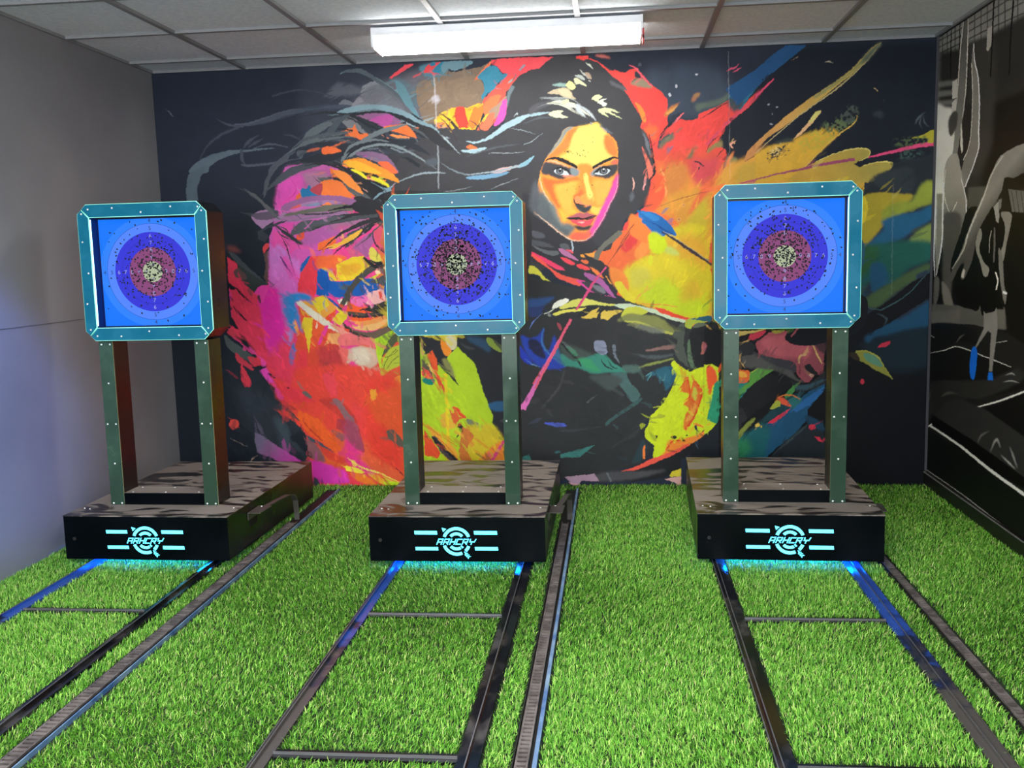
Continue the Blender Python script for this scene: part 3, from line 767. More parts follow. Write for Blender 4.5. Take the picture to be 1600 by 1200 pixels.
p dc4434:840 680 940 730 1050 800 1200 860 1100 880 980 840 920 760
l f8d070 w1/3/1:1160 825 1250 900 1320 950
p e8d828:1100 895 1170 920 1230 930 1280 945 1170 940
l e84858 w2/2/2:1170 940 1260 930
p f0d040:1290 880 1330 900 1400 970 1480 1000 1440 990 1340 940
s e8b030:1320 940 1440 990 1560 1090 1480 1070 1380 1010
p d0e020:1470 990 1560 1020 1620 1060 1580 1100 1540 1080
p f0e060:1440 960 1600 1060 1600 1080 1500 1010
s f07a28 b1:1180 960 1280 960 1380 1030 1420 1080 1260 1040
p c03c80 b1:1260 840 1360 880 1480 960 1400 960 1320 900
s 5058b0:1420 960 1460 955 1465 975 1440 980
s ee6a60:880 1070 1000 1065 1200 1075 1400 1090 1560 1110 1300 1110 1000 1100 900 1090
s a0a0e0 b.5:1170 1070 1210 1080 1240 1100 1190 1110
s 90a0d0 b.5:1480 1090 1560 1100 1520 1110
s 3c4248:860 1000 910 1050 900 1085 860 1070
p 4a4444:600 350 640 390 700 460 735 505 620 450 520 400 480 380
p c04438 b1:500 380 620 410 700 480 620 440 520 400
p e84438:470 380 560 420 700 480 780 560 700 520 560 450
p 2a3038:400 340 470 380 600 450 700 520 790 620 810 800 780 860 700 840 560 760 460 680 380 590 320 520 360 400
s 3c4850 b3:500 460 600 500 640 600 640 760 580 780 540 620
s 1c222c b1:650 640 720 610 780 640 800 760 760 780 680 700
p 485058:780 620 900 680 1050 790 950 740 830 680
p 3a3c40:740 740 800 800 860 840 800 820
l 6a7074 w0/2/0:730 740 790 800
p 6a6078 gd83cb0/420/640/780/880:330 600 400 630 540 730 700 830 790 880 700 880 580 880 460 820 360 790 330 680
p 1a2028 b1:90 560 200 520 300 600 330 700 380 850 380 880 100 880
s 2c343c b3:200 200 340 220 480 300 560 420 440 400 320 480 220 380
e d44a40:145 530 7.8 8.4
l 908478 w0/1.5/0:100 650 200 700 280 735
l a08a80 w0/2/1:290 880 310 840 355 808
s d83a4c:215 90 260 90 295 150 280 190 240 190 215 140
s 6a6460:750 240 790 235 840 290 820 300 780 275
s e83c58 b3:440 0 500 0 700 0 680 60 640 200 560 120 520 60
p e04ab0:370 50 430 20 470 90 500 110 460 170 420 120
l 1a1e24 w2/4/2:440 70 470 90 510 120
p 1a1e24:610 190 640 205 630 215
p ec4650:925 100 980 60 1020 20 1040 90 1070 260 1010 290 980 230
s f09038 b1:1350 270 1370 220 1400 210 1420 260 1380 310 1300 370 1330 310
s 8a8038 b1.5:1550 260 1600 300 1600 420 1580 420 1560 330
p f0a030:1540 170 1600 90 1600 130 1560 170 1600 200 1600 230
s 484c4c:1510 600 1540 590 1600 640 1600 700 1520 650
l 28282a w1/3/1:1510 640 1600 690
l 403028 w0/2/2:1535 860 1600 920
@ J
p dc5a34 b1.5:200 460 380 370 390 1200 100 1200 100 700
p f06a30 b1.5:200 780 300 740 390 700 390 1010 300 940 240 900
s e84a38 b2:0 380 140 400 200 470 160 560 80 640 0 660
p a8d020:145 110 250 60 320 20 330 50 280 100 260 170 200 260 180 260
s 50583c:270 120 340 60 390 90 400 160 340 140 290 200 240 240 200 290
s b8c438 b.6:200 360 260 220 340 170 380 180 380 330 300 380 210 440
l 5a6a28 w1/1/1:220 380 260 280 340 200
l 5a6a28 w1/1/1:250 380 300 310 360 260
l 5a6a28 w1/1/1:230 280 310 250 350 210
p f0a030:280 520 330 450 380 430 380 640 350 600 300 560
l e04020 w1/2/1:290 520 330 580 370 620
p e05028:290 560 360 600 360 620 300 600
s 909030 b2:290 590 340 640 360 740 330 780 290 700
s c87030 b3:250 760 330 780 380 860 380 960 290 900
s 46484a:250 930 310 920 400 1030 400 1080 330 1050 260 980
l 1c1c20 w1/3/1:260 960 340 1010 400 1040
p f09a40:90 600 130 560 165 570 150 640 90 680 60 690
l 802820 w0/2/0:10 750 60 680 100 650
p b4d424:560 500 620 520 700 440 700 350 790 290 800 260 880 180 1000 270 1050 340 1090 480 1160 700 1200 790 1195 860 1290 1000 1300 1200 580 1200 575 800
p 24262c:545 90 740 90 740 200 790 290 850 440 900 540 800 430 700 320 680 250 650 210 600 250 560 250
p 24262c:860 80 1290 80 1290 1000 1200 860 1200 780 1120 600 1060 400 1040 330 900 200
s d8ccA0:750 80 860 80 880 160 840 210 790 180 760 130
s f09028:740 100 790 160 830 220 790 270 750 220 735 150
p b87a44:740 90 780 100 760 140
p e85a28:615 250 660 210 700 300 710 400 690 440 650 350
p e85030:640 300 700 400 780 580 800 620 730 560 680 440
p d84a30:680 440 720 470 800 620 760 600
s ec5040:560 400 610 390 660 430 680 470 600 460 560 430
s 108070:565 450 620 465 680 470 670 510 630 525 580 500
p c8a05c:555 180 590 230 575 270 555 230
s 605a44:560 290 600 320 640 380 600 390 560 380
p e8c060:610 300 680 400 700 460 640 390
s 8a8a50 b1:740 300 780 290 830 350 860 460 800 400
p e8a03c a.8 b1:720 800 780 760 850 820 870 900 800 920 740 890
l f0d020 w5/5/5 a.8:775 420 785 620 795 850 805 1080
p d86030:805 740 850 710 900 810 960 810 900 830 870 880 850 860
p e04a28:850 710 890 730 970 820 900 800
p 24242c:880 895 905 860 980 945 930 920
p 24262a:890 960 900 970 870 1000
s 7c8464:960 850 980 825 1080 870 1000 880
s 50583c:1000 880 1060 920 1085 965 1020 930
s d8c02c b2:960 900 1100 880 1200 880 1290 1000 1290 1100 1000 1200 960 1060
p f08a34 b1:1060 1200 1200 1060 1290 1020 1300 1200
s cc7434:930 900 1020 960 1020 1000 980 1060 980 1130 1010 1200 920 1200 895 1120 910 1000
p f0a838 b1.5:590 860 700 930 860 1080 900 1200 800 1200 700 1060
l d88028 w1/2/1:600 870 720 970 880 1070
l d88028 w1/2/1:740 940 860 1040
l d88028 w1/2/1:700 990 800 1080 890 1190
p e8502c:585 920 650 1000 730 1130 700 1180 590 1150
p 50464c:645 980 680 975 750 1050 880 1200 820 1200 740 1130
p 24242a:645 980 700 1010 900 1200 860 1200 760 1100 680 1040
l e04880 w4/5/5:1300 1020 1250 1100 1190 1200
s 2a5a80 b.8:1160 690 1290 670 1290 750 1200 750
s 2c4c68 b2:970 90 1120 110 1180 190 1160 230 1080 180 1000 140
s 8aa040:1140 110 1170 100 1260 170 1280 230 1220 210 1160 160
s 50583c:1200 120 1280 170 1280 220
l 44484c w0/4/1 b1:900 140 980 190 1040 200
p 3a3c40:1250 840 1290 820 1290 860
@ Y
p e84030 b6:120 60 250 10 350 60 360 650 200 600 110 400
p e8582c b3:120 160 340 80 360 480 260 360 180 300
p f0a030:150 120 190 110 190 170 160 190
p e83888 b3:0 330 80 420 110 540 200 640 100 640 0 560
s a04860 b1.5:0 300 60 340 110 480 60 480 0 400
s 60584c:255 375 300 370 370 450 370 480 280 430
p e8603a b2:60 520 200 540 360 650 330 700 200 650
p f0e040:0 590 60 600 120 630 100 640 0 620
l f0e060 w1/3/1:10 540 100 600 220 640 340 695
p c8e020:230 690 320 690 340 700 310 735 260 720
l 702830 w0/2/1:275 570 330 620 370 660
@ R
p 0b0c10 b1:0 60 120 60 220 60 985 60 985 700 600 700 400 800 220 900 100 900 0 640
p c8dc24:0 310 50 305 100 330 100 900 0 960
s e85a28 b.4:20 320 70 340 95 420 60 460 40 520 20 440
s 28906a:70 450 100 440 100 700 40 700 20 680 50 560
p 1c2228:-40 830 60 750 100 700 100 960 -40 960
p 28807a:215 440 300 430 330 490 240 560 215 600
s e86a30:215 350 300 350 320 380 300 430 240 440 215 430
s f0b040:230 360 280 360 300 390 260 400
p 5c9c40:320 360 380 330 490 345 400 400 280 490 250 520 240 590 215 600 240 480 310 430
l b8c850 w1/2/1:330 360 390 330 480 345
p 18181c:240 560 300 480 420 390 560 350 640 380 620 450 500 540 380 620 300 690 220 760 215 600
p 2a2a2e:215 600 260 600 300 680 220 780
p 1c5070:300 790 460 700 600 600 720 500 840 420 840 480 720 620 720 680 640 780 500 890 430 955 300 955
p 1a5c60 b3:215 800 330 770 400 700 460 760 420 955 215 955
p 2a7a50 b4:215 830 300 820 330 900 280 955 215 955
p 2a66a0:610 620 720 530 830 460 830 490 730 590 640 640
p 4a8a48:560 520 620 450 640 470 610 520 560 560
s 1a4048 b1:400 700 470 620 540 560 620 520 700 490 660 540 560 640 460 700
s 808c3c b.4:225 800 280 730 350 680 340 710 290 760 240 830
s a8b040:460 620 500 560 530 570 520 600
s 2a6a6c:580 560 640 530 680 550 640 600 600 610
l e0803c w1/2/1:510 540 560 520 620 525 665 550
s e05a3c:510 540 550 540 600 590 590 600 540 580
p e0344c:440 715 500 670 600 610 560 660 480 715
e d8b850:370 730 3.5 3 395 738 1.5 1.5
p 20282e:460 950 560 850 700 740 830 700 840 955
s 3a484c b.5:470 940 560 850 720 720 690 760 600 840 520 900
s 1c4058 b1:700 660 800 700 840 760 800 760 720 720
e d8344c:750 742 5.5 4.5
p d8344c:765 810 800 810 825 850 800 840
p 26282c:600 420 700 450 760 420 840 350 840 440 760 480 640 500
s 34505c b1:640 460 740 440 820 410 820 430 720 480 640 480
s a8505a g8c4650/450/100/800/350:360 160 440 90 520 80 640 70 720 70 800 100 830 160 830 330 820 370 770 380 740 420 700 430 650 380 600 290 480 260 390 230
s c0606a b2:400 140 560 100 680 120 740 200 720 260 640 260 520 250 430 200
s 3a3a40:340 220 400 240 520 270 620 290 640 350 600 360 480 320 360 280
s 50504e b1:250 260 340 240 500 320 600 350 640 400 700 430 640 420 520 360 400 340 300 330
s 1c1c20:700 320 730 305 760 340 790 370 760 380 720 360
l 8c5a50 w3/5/5:690 330 720 370 760 390
s d0a088:730 375 760 380 755 395 735 395
l d8b070 w1/3/2:660 80 690 130 750 170 790 250 820 300
l d8b070 w2/3/2:660 300 665 250 710 240
l d8b070 w1/2/1:670 250 710 225
l d8b070 w0/2/0:630 155 660 165
l d8b070 w0/2/0:710 195 730 180
l d8b060 w1/2/0:780 70 820 100 820 160
s c8384c:310 110 380 80 430 75 400 110 340 140
s c8b060:220 80 320 75 440 60 360 85 280 100 220 120
s c8a060:215 160 270 150 320 130 290 160 220 170
l d8b070 w1/3/1:330 150 270 220 245 270 280 330
l 1c1c20 w2/4/1:440 90 380 130 300 160
s a8a040:470 75 560 70 500 95
p 26282c:240 160 320 150 360 180 330 240 260 250
s 4c3038 b1:700 80 790 80 830 120 840 230 790 200 740 130
p b0606c b1:0 150 20 180 0 220
p 070a11 b4:940 60 1640 60 1640 1250 940 1250
s 12242f b6:1060 180 1300 60 1570 0 1570 300 1300 360 1100 200
p 070a10 b1:985 60 1100 0 1300 0 1260 60 1080 130 1030 180 985 200
s 1a4a68 b2.5:1150 100 1300 0 1400 0 1570 -100 1570 30 1420 60 1240 110
p c03048:1200 190 1230 160 1290 145 1290 165 1250 190
e c03048:1097 427 3.2 4.2
s 8a8a3c:1050 220 1120 210 1200 250 1250 320 1310 410 1270 385 1180 340 1100 290 1040 270
s 5a8a70:1110 230 1190 250 1240 320 1180 310 1120 270
s 30281e:1010 230 1060 230 1080 280 1030 270
l a8a84c w1/2/0:1050 215 1130 215 1210 260 1260 340 1315 415
l 3a3e44 w0/2/0:1380 580 1480 530
l 5a5c5c w0/2/0:980 900 1030 860
l 5a5c5c w0/2/0:985 950 1020 910
l 2a2c34 w0/2/0:1000 770 1020 820
@ O
p 151b27 b6:0 300 200 100 420 55 1530 10 1490 1200 1140 1200 950 1000 500 1000 0 900
p 1f4f7c:-250 420 0 260 150 130 250 60 430 55 350 120 200 240 80 340 0 420 -150 560
l c8b090 w0/2/1:285 190 355 152
d 141a26 w40/.9:30 360 100 300 190 270 180 300
p d8486a:0 470 150 330 155 345 60 440 0 505
p c8a850 gc88c50/700/400/0/900:0 950 0 870 100 780 250 650 450 500 650 370 800 260 900 150 1000 50 1050 30 1000 110 900 210 800 300 650 420 500 540 300 690 100 830 0 930
p 7c8458 b1.5:1030 40 1045 50 900 210 760 320 620 420 500 500 480 490 640 380 800 270 900 160
l b8a878 w1/2/1:0 955 300 695 500 545 700 400 850 265 960 150 1048 32
p 5a6454 b2:1045 25 1050 45 940 180 880 210 900 150 1000 55
p e0b080:315 840 420 720 500 610 545 595 550 610 480 700 380 800
p d0c870:440 700 500 610 548 597 540 620 470 700
p d8a838 b1.5:0 960 100 900 300 850 400 800 520 770 640 740 700 790 620 870 480 1000 400 1080 300 1180 0 1200
p c0a83c b2 n1:330 850 450 780 600 740 700 700 700 780 560 900 400 960
s 5c6c48 b2 n1:560 720 640 680 720 640 800 560 850 600 850 680 780 740 700 790 640 800
s 45504c b2 n1:700 640 780 560 830 560 850 640 800 700 740 700
l d8b050 w2/2/1:400 1080 600 880 720 780 820 710 850 640
d 2c3038 w200/1:50 1030 110 900 250 830 330 850 330 960 200 1000 80 1060
d d8c080 w60/.9:100 900 200 860 260 900 200 1000 120 1000
s 34403c b1.5:280 830 320 860 230 870 160 870
s a89848 gc8a040/900/930/480/1080:400 1090 500 1030 650 970 800 925 920 920 955 940 940 980 860 1020 840 1040 900 1040 900 1060 1000 1035 1100 1030 1145 1050 1100 1110 1000 1160 940 1200 300 1200
p 151b27:820 1045 920 1005 1000 1020 900 1060 870 1075
l d8c870 w1/2/1:500 1030 650 965 800 922 920 918 958 945 930 990 860 1025
l d8c870 w1/2/1:900 1060 1000 1033 1110 1028 1148 1050 1100 1110 1000 1160
l 9c4868 w2/4/5:0 1175 200 1125 400 1085 500 1060 700 1025 830 1005
l d84878 w2/5/7:940 988 1050 965 1200 930 1350 895 1497 875
s a8a030:1300 830 1400 800 1480 760 1495 800 1490 860 1440 870 1420 830
s 4a5c3c b2 n1:1150 850 1250 830 1400 810 1440 840 1400 880 1250 900 1170 890
s 38504a b2 n1:1180 990 1250 930 1350 930 1400 960 1300 990 1240 1010
l 505c60 w0/3/0 b.5:1420 610 1360 660 1330 720
l 505c60 w0/2/0 b.5:1400 630 1410 700 1460 740
l 505c60 w0/2/0 b.5:1390 640 1370 700 1390 750
l d8c080 w1/4/1:985 410 1020 440
l 404858 w0/3/1 b.5:1060 545 1075 510
s 323a44 b2:980 640 1020 600 1060 610 1060 660
l b0a890 w0/2/0:575 195 610 190 650 205
l b0a890 w0/2/0:620 210 645 228
e a8a8b0:108 550 1.8 1.5 180 570 1.3 1.3 140 625 1 1 133 713 2.6 1
s 30393f b2.5:1140 1120 1220 1020 1300 1000 1370 1060 1330 1120 1310 1190 1180 1200
l 5c6c68 w0/1.2/1:1300 1000 1370 1055 1325 1100 1310 1190
@ Q
p 3a4438:100 270 160 170 300 110 480 180 550 170 550 320 300 260
s a89830 b1.5:100 280 200 240 330 235 420 250 400 300 280 400 200 500 130 580 100 600
p 20282f b1:150 170 290 90 300 60 560 0 555 180 480 190 480 270 400 250 200 240 110 260
s 2c353a b2:170 150 300 100 420 90 420 240 250 230
s 8c9838 b2:480 190 550 175 550 300 440 340 300 400 240 420 240 350 330 300 420 290
s 205c80 b2:150 560 240 470 230 420 340 380 460 360 550 320 550 400 440 470 340 540 220 580 120 600
s 7c9048 b2:450 490 550 440 550 560 460 590 400 560
s 1c5a50 b3:100 600 300 550 450 540 550 560 540 660 400 720 320 800 240 830 160 800 100 820
s 2c5c34 b3:100 600 200 580 200 650 150 720 100 760
s 1a5070 b2:160 700 240 690 270 780 220 840 170 860
s 48603c b2:160 880 300 800 400 740 520 690 540 720 420 800 300 880 200 960 120 940
s 2c3c50 b1:440 760 500 730 540 730 530 760 470 790
p 080b12:0 1080 180 980 300 900 420 800 540 740 530 900 400 980 280 1060 130 1140 60 1200 0 1200
l 3c5a60 w1/2/1:95 945 200 975 260 960 400 870 540 715
s 1c4a68 b2:130 1140 260 1080 400 1000 530 920 530 1010 400 1080 240 1100 150 1180
l 3a4a54 w1/3/0 b.5:200 1000 260 1030 240 1080
@ U
l c8c8c8 w1/1/1 a.25:1138 80 1140 250 1141 290
l c8c8c8 w1/1/1 a.15:1395 290 1393 460
@ M
p d05070:900 345 940 300 1000 290 1045 250 1010 300 960 320
p d05070:955 360 1010 320 1055 300 1010 340
e c8ccd4:378 497 1.6 2.2 312 590 1.6 2.2 590 375 2 1.4
s a07a50 b1:545 600 590 565 625 570 600 610 570 600
@ U
x 0 a.55 w900/16/5/125/22:430 300 620 260 630 420 600 560 640 760 500 760 480 700 430 600 400 560 420 440
x 0 a.6 w500/10/3/120/30:440 450 630 400 640 750 520 750 480 640
x 0 a.6 w260/18/5/130/14:356 405 400 460 440 560 460 660 420 600 360 520
x 0 a.4 w260/26/7/115/25:350 560 430 600 480 690 500 720 360 720
x 0 a.5 w420/16/6/60/22:1000 180 1050 200 1150 160 1150 240 1110 320 1110 510 1020 480 960 420 980 350 1010 300
x 0 a.5 w240/16/5/45/12:990 110 1043 190 1140 180 1060 280 1010 220
x 0 a.45 w300/22/6/40/10:1150 260 1340 170 1320 240 1450 260 1445 440 1345 540 1345 290
x 0 a.5 w380/18/5/128/15:660 530 800 700 800 720 660 720
x 0 a.45 w260/14/4/55/14:1150 520 1290 540 1290 710 1150 715
x 0 a.5 w260/12/4/60/35:1010 580 1110 560 1110 720 1020 700
x 0 a.5 w420/22/4/15/12:520 130 700 110 700 240 620 300 440 270 480 180
x 0 a.5 w220/12/4/60/35:660 110 800 95 740 220 690 230
x 0 a.4 w260/22/6/150/20:820 480 1110 500 1050 640 1000 720 800 740
@ G
l 2c2c30 w0/2/0:550 700 620 850 690 1100
l 2c2c30 w0/1.5/0:620 700 700 790 740 860
l c83a90 w0/1.5/0:640 200 700 330 600 430
l 3a3a40 w0/3/1:560 520 800 540 1000 530 1230 480
l 2a2a2e w0/3/3:900 460 1080 470 1230 440 1370 480
l 2a2a2e w0/4/4:1000 560 1150 545 1300 540 1480 560
l 26262a w0/3/2:800 690 950 640 1050 600 1200 560
l 2a2a2e w0/3/2:1030 630 1150 560 1290 545
l 7d7a70 w0/2/0:620 520 800 500 980 470 1150 480
l 7a6a80 w0/2/0:640 600 850 570 1100 530
l 26262a w0/3/3:700 120 900 90 1080 130 1200 250
l 34363a w0/3/3:900 60 1050 90 1150 180 1240 300
l 5c6468 w0/2/0:1000 40 1150 100 1300 120 1450 200
l 2a2a2e w0/3/3:1100 300 1250 350 1400 450 1500 470
l 2a2a2e w3/4/0:1480 580 1350 640 1180 790 1080 850
l 4c4c50 w2/3/0:1490 600 1380 700 1330 760 1200 850
@ B
l 2a2e34 w0/5/3:0 700 300 640 560 660 800 740 1050 760
l 22262c w0/5/4:400 800 620 830 800 930 1000 1010
l 22262c w0/5/6:700 1000 900 1000 1150 1100 1300 1200
l 7a8a90 w0/2/0:560 1120 720 1000 900 960 1060 985
l 4a5056 w0/4/4:640 900 900 830 1200 800 1400 900
l 34383e w0/5/5:300 700 560 690 820 860 1000 1040 1250 1100
l 8aa0a6 w0/2/0:730 560 950 560 1140 620 1290 710
l 2a2e34 w0/4/4:1040 420 1150 560 1290 700
l 505a60 w0/3/0:100 900 300 780 420 700 560 670
l 20242a w0/4/0:500 1160 600 1040 760 940 900 920
@ C
l 2c2c30 w0/3/0:700 760 640 800 560 860 500 930
l 50545a w0/3/0 b.5:300 1100 600 1010 900 960
l 50545a w0/3/0 b.5:900 760 1100 690 1300 700
l 8a9090 w0/2/0 b.3:1040 590 1200 540 1350 560 1480 640
l b8b8a8 w0/2/0:1170 550 1300 540 1450 620 1590 700
l a0a8a4 w0/2/0:1100 500 1280 480 1420 500 1520 560
@ D
s 5c6468 b2.2:20 1130 60 1100 130 1200 220 1300 270 1420 330 1540 420 1600 440 1660 380 1660 280 1590 150 1480 20 1380
s 7a8480 b1.5 a.6:150 1180 250 1290 300 1420 360 1520 330 1540 250 1440 190 1320
l e0c8b0 w0/1.2/1/.8:-50 1330 0 1385 150 1500 300 1625 430 1710 500 1736 600 1740 680 1724
l 1e1a1e w1/4/5.5/3:108 628 190 592 290 600 380 638 480 685 552 732
l 1e1a1e w3.5/5/4.5/1:765 732 830 690 900 655 980 615 1060 582 1118 602
s c8d2d6:222 772 262 750 330 745 380 768 425 800 436 822 380 832 300 826 250 802
s c8d2d6:786 808 840 790 870 745 930 732 1000 755 985 795 925 830 845 825
e 2a2c32:306 772 6.3 5.8 916 768 6.4 6
e 6a6e76:306 776 4.6 4.2 916 772 4.7 4.3
e 16181c:306 770 2.6 2.6 916 767 2.7 2.7
e f8f8f8:312 745 1.1 1.1 914 745 1.1 1.1
l 1c1c20 w1/3/3/1.5:210 762 260 736 335 728 400 762 455 816
l 1c1c20 w1.5/3/3/1:778 812 830 762 900 722 975 718 1018 758
l 4c3a3a w0/1.2/0:235 800 300 838 400 840
l 4c3a3a w0/1.2/0:830 828 920 842 990 800
s 3a3c40 b.8:530 1240 600 1245 655 1275 730 1262 745 1240 730 1310 690 1345 640 1350 560 1310
s f6a048 b1:590 1130 640 1090 720 1090 765 1150 760 1220 720 1250 650 1240 600 1200
s f4dc70 b1:640 830 685 830 705 930 745 1060 765 1120 730 1160 690 1130 670 1000
s f4945c b.6:520 1150 560 1130 590 1160 595 1210 560 1225 525 1200
l 26242a w0/2.5/2/1:505 1150 520 1220 580 1240 640 1262
s b86068:400 1425 470 1400 560 1352 630 1366 690 1350 760 1378 818 1393 760 1418 640 1440 560 1424 480 1440
s e0525e:452 1456 560 1462 640 1466 720 1450 785 1428 745 1500 690 1535 620 1545 540 1520
l 241c22 w1/3/3/1:398 1426 480 1432 560 1424 630 1444 710 1418 815 1392
l f4c0b8 w1/2/1 b.3:555 1482 610 1488 645 1484
e 5a4a30:640 490 1 1 700 513 1 1 620 558 .8 .8 660 576 .8 .8 462 512 .8 .8 432 518 .8 .8 380 500 .9 .9 620 415 .7 .7 770 312 .7 .7 768 375 .7 .7 432 272 .8 .8 440 325 .8 .8 650 832 .9 .9 760 968 1 1 615 932 .9 .9 405 1038 .7 .7 722 1102 .8 .8 735 1640 .9 .9
@ U
s f08038 b1:985 335 1005 345 1020 370 1010 380 985 365
s 1c68b0:995 329 1010 330 1022 332 1036 340 1048 352 1056 367 1044 364 1036 369 1026 366 1014 356 1002 346 1006 340
s 2c80c4:1000 331 1014 332 1030 340 1024 345 1010 338
l 12488c w0/2.5/1.5:1008 344 1024 350 1040 360 1052 366
l 3a2c30 w2/3.5/3.5:1034 362 1060 378 1085 394 1108 411
l a8a090 w.8/.8:1036 361 1062 377 1087 393 1108 409
s cfe018 b1:1012 370 1022 362 1036 370 1042 385 1030 396 1018 390
l e04a80 w2/3.4/3:947 417 928 440 912 466 900 484
l e8607c w3/4/4.4/3.6:892 498 880 520 866 548 850 578 836 606
l e070b8 w3.6/4/4.4/5:836 606 826 626 818 640
l 7c3a30 w0/1/1.3:947 417 962 394 976 370 990 350
l c04860 w.8/.8/.8:1100 301 1110 298 1128 291
l 8c4030 w0/1/.6:1026 325 1060 311 1108 298
@ a
s 3d4554 a.6:0 395 150 395 300 340 420 310 560 290 700 295 600 320 450 330 300 375 160 405
s 566068:640 120 700 100 760 105 850 160 940 225 1000 300 1065 370 1040 372 960 300 880 215 800 150 720 120
s 5f8894:930 165 975 185 1010 250 1040 320 1060 365 1010 320 960 250
l 22282f w0/5/8/2:960 270 1000 330 1050 370 1110 410
s 6b6b74 b1 a.8:750 240 790 195 850 185 900 215 960 270 1020 340 940 330 860 300 780 285
s 7c98a2:620 332 700 300 800 290 900 298 990 330 1060 370 1140 410 1165 440 1080 410 1010 375 930 345 840 315 740 322 680 335
l 20252c w0/5/7/4:680 342 820 330 940 350 1040 395 1120 430
s 8c5a84:760 345 860 335 920 350 960 385 900 405 840 385
s b04c94:800 370 880 345 920 352 905 395 870 400
l 22272e w0/4/5/0:690 345 770 390 850 430 910 500
s 5c666c:440 470 480 420 560 385 600 390 560 420 500 460 450 490
s 485058:560 450 600 390 650 350 690 345 640 390 590 455
s e8703a:665 430 700 440 715 395 740 445 800 450 795 475 750 478 710 460
s e87034:870 415 900 402 990 398 1045 465 1000 455 930 435
s f08c4c:900 450 960 455 1010 465 950 470
s 6a7478:750 480 830 430 940 400 1000 395 920 425 840 455 780 480
l 4c565c w0/4/5/2:370 540 440 480 560 450 690 435
l 5c666a w0/4/4/0:340 560 450 500 590 470 730 460
s 262a32:420 590 500 560 620 520 760 480 900 470 1040 500 1120 560 1060 540 940 500 820 500 700 540 600 590 500 600
s e86c38:540 545 545 518 600 515 645 538 600 550 555 555
l 6a7478 w0/4/5/0:640 620 670 540 720 500 820 478 910 490
l 7a868a w0/3/4/3/0:660 590 720 540 800 510 900 505 1000 540 1100 600 1160 640
s 806080:720 545 800 540 880 560 920 600 950 655 900 630 840 580 760 560
s e8683c:840 600 890 595 930 630 945 655 900 650
s f0922e:655 590 720 580 790 590 850 620 920 660 955 705 900 690 830 665 760 640 700 620
s f0b030:660 600 720 590 800 620 860 660 800 655 730 640
s e6dc2c:690 640 730 640 780 675 770 690 740 680
s dcd42c:800 672 860 690 900 720 890 735 840 710
l 2a2a30 w2/5/6/3:600 595 700 650 800 720 880 800
l 24242a w1/4/5/4:640 620 740 690 840 770 880 830
s 1e2026:760 690 830 700 900 740 880 790 830 790 790 740
s 7894a2:815 798 840 765 870 745 800 700 880 735 935 705 910 745 960 760 905 775 870 762
s 55595c:520 690 600 690 700 720 780 770 800 800 700 750 600 710
s ee7838:540 700 640 700 700 790 640 790 530 775
s f08c3c:600 640 680 660 760 760 720 750 640 690
s 2070a0:430 740 460 735 475 720 500 760 540 775 440 785
s b0404c:480 740 540 710 535 770 500 765
s 93608f:330 830 420 790 520 775 640 778 720 800 700 825 600 800 480 805 400 830 350 860
s 66665c:360 870 460 850 580 825 720 825 700 850 580 855 460 870 340 885
l 1e1e24 w0/5/8/8:560 860 680 835 760 840 860 850
s 26262c:700 820 780 790 870 830 870 900 800 900 760 870 720 860
l 2a2a2e w6/7/4/0:820 900 740 930 640 980 540 1060
l 44484c w5/6/3/0:840 880 700 900 560 930 440 960
s e8b040:560 1050 640 1020 700 980 755 955 720 1000 640 1040
l 5a5c60 w0/4/6/3/0:120 735 190 780 260 850 300 890 330 900
l 33363e w1/5/5/0:290 930 340 970 400 1010 440 1040
l 4a5058 w0/4/4/1:230 790 245 700 300 610 400 540
l 454b54 w0/3/4/1:240 760 300 690 380 630 500 600
l 8c9aa0 w1/2.5/3/1:950 700 1040 665 1120 652 1200 655
l 707c82 w0/2/2/0:1160 590 1240 640 1320 665 1400 660
s 6f9ab8:1310 675 1400 665 1480 655 1540 650 1480 675 1400 688 1330 688
s c8a8a8:1440 650 1500 625 1560 620 1540 640 1480 655
l 9aa8ae w0/2/3/4:1300 665 1400 655 1500 640 1595 615
l 888f94 w0/1.5/0:1430 745 1500 715 1595 680
l 888f94 w0/1.5/0:1180 755 1260 745 1350 725
s 4a5058 b1:1090 590 1140 575 1165 590 1140 620 1100 610
l c8cfd4 w1.2/1.6/1.4 a.55 b.4:1140 140 1148 300 1150 420 1160 560 1162 740
s c8c4d0 b1 a.6:1130 250 1160 240 1170 270 1140 275
l 3a3236 w0/2/3:1150 340 1210 400 1260 480
s 2c2c30:1050 400 1140 420 1180 470 1240 530 1180 520 1120 480
@ U
s e8502c:612 330 650 345 640 420 620 460 606 430
s f0b030:630 350 690 380 680 430 650 410
s 2a2a2e:604 300 700 300 800 310 760 360 680 340 620 330
s 1a58a8:606 436 650 430 700 450 660 480 606 468
s 3a342e:604 470 660 460 720 500 700 520 640 500
s e83c58:650 460 720 440 740 480 700 500
s 2c2c30:700 330 820 320 820 440 760 420 720 380
s d8c838:640 490 700 480 720 520 650 524
s f08a38:1120 290 1200 300 1260 340 1180 380 1120 350
s e05a3c:1116 360 1170 380 1150 440 1112 430
s d8c030:1180 300 1340 300 1340 360 1240 400 1190 370
s 2a5a70:1230 400 1340 370 1340 430 1260 460
s 4a7a34:1150 430 1230 400 1300 450 1220 500 1150 490
s 10141c:1230 520 1344 460 1344 515 1260 540
l 4a3a3c w3.5/3.5/3:1106 410 1150 438 1200 470
x 0 a.6 w380/34/10/125/25:600 300 700 320 740 440 720 528 600 528
x 0 a.55 w380/40/11/38/16:1108 288 1344 288 1344 512 1108 512
x 0 a.6 w90/16/5/120/25:630 528 666 528 668 765 630 765
x 0 a.5 w160/16/5/60/25:1120 520 1160 520 1160 715 1120 715
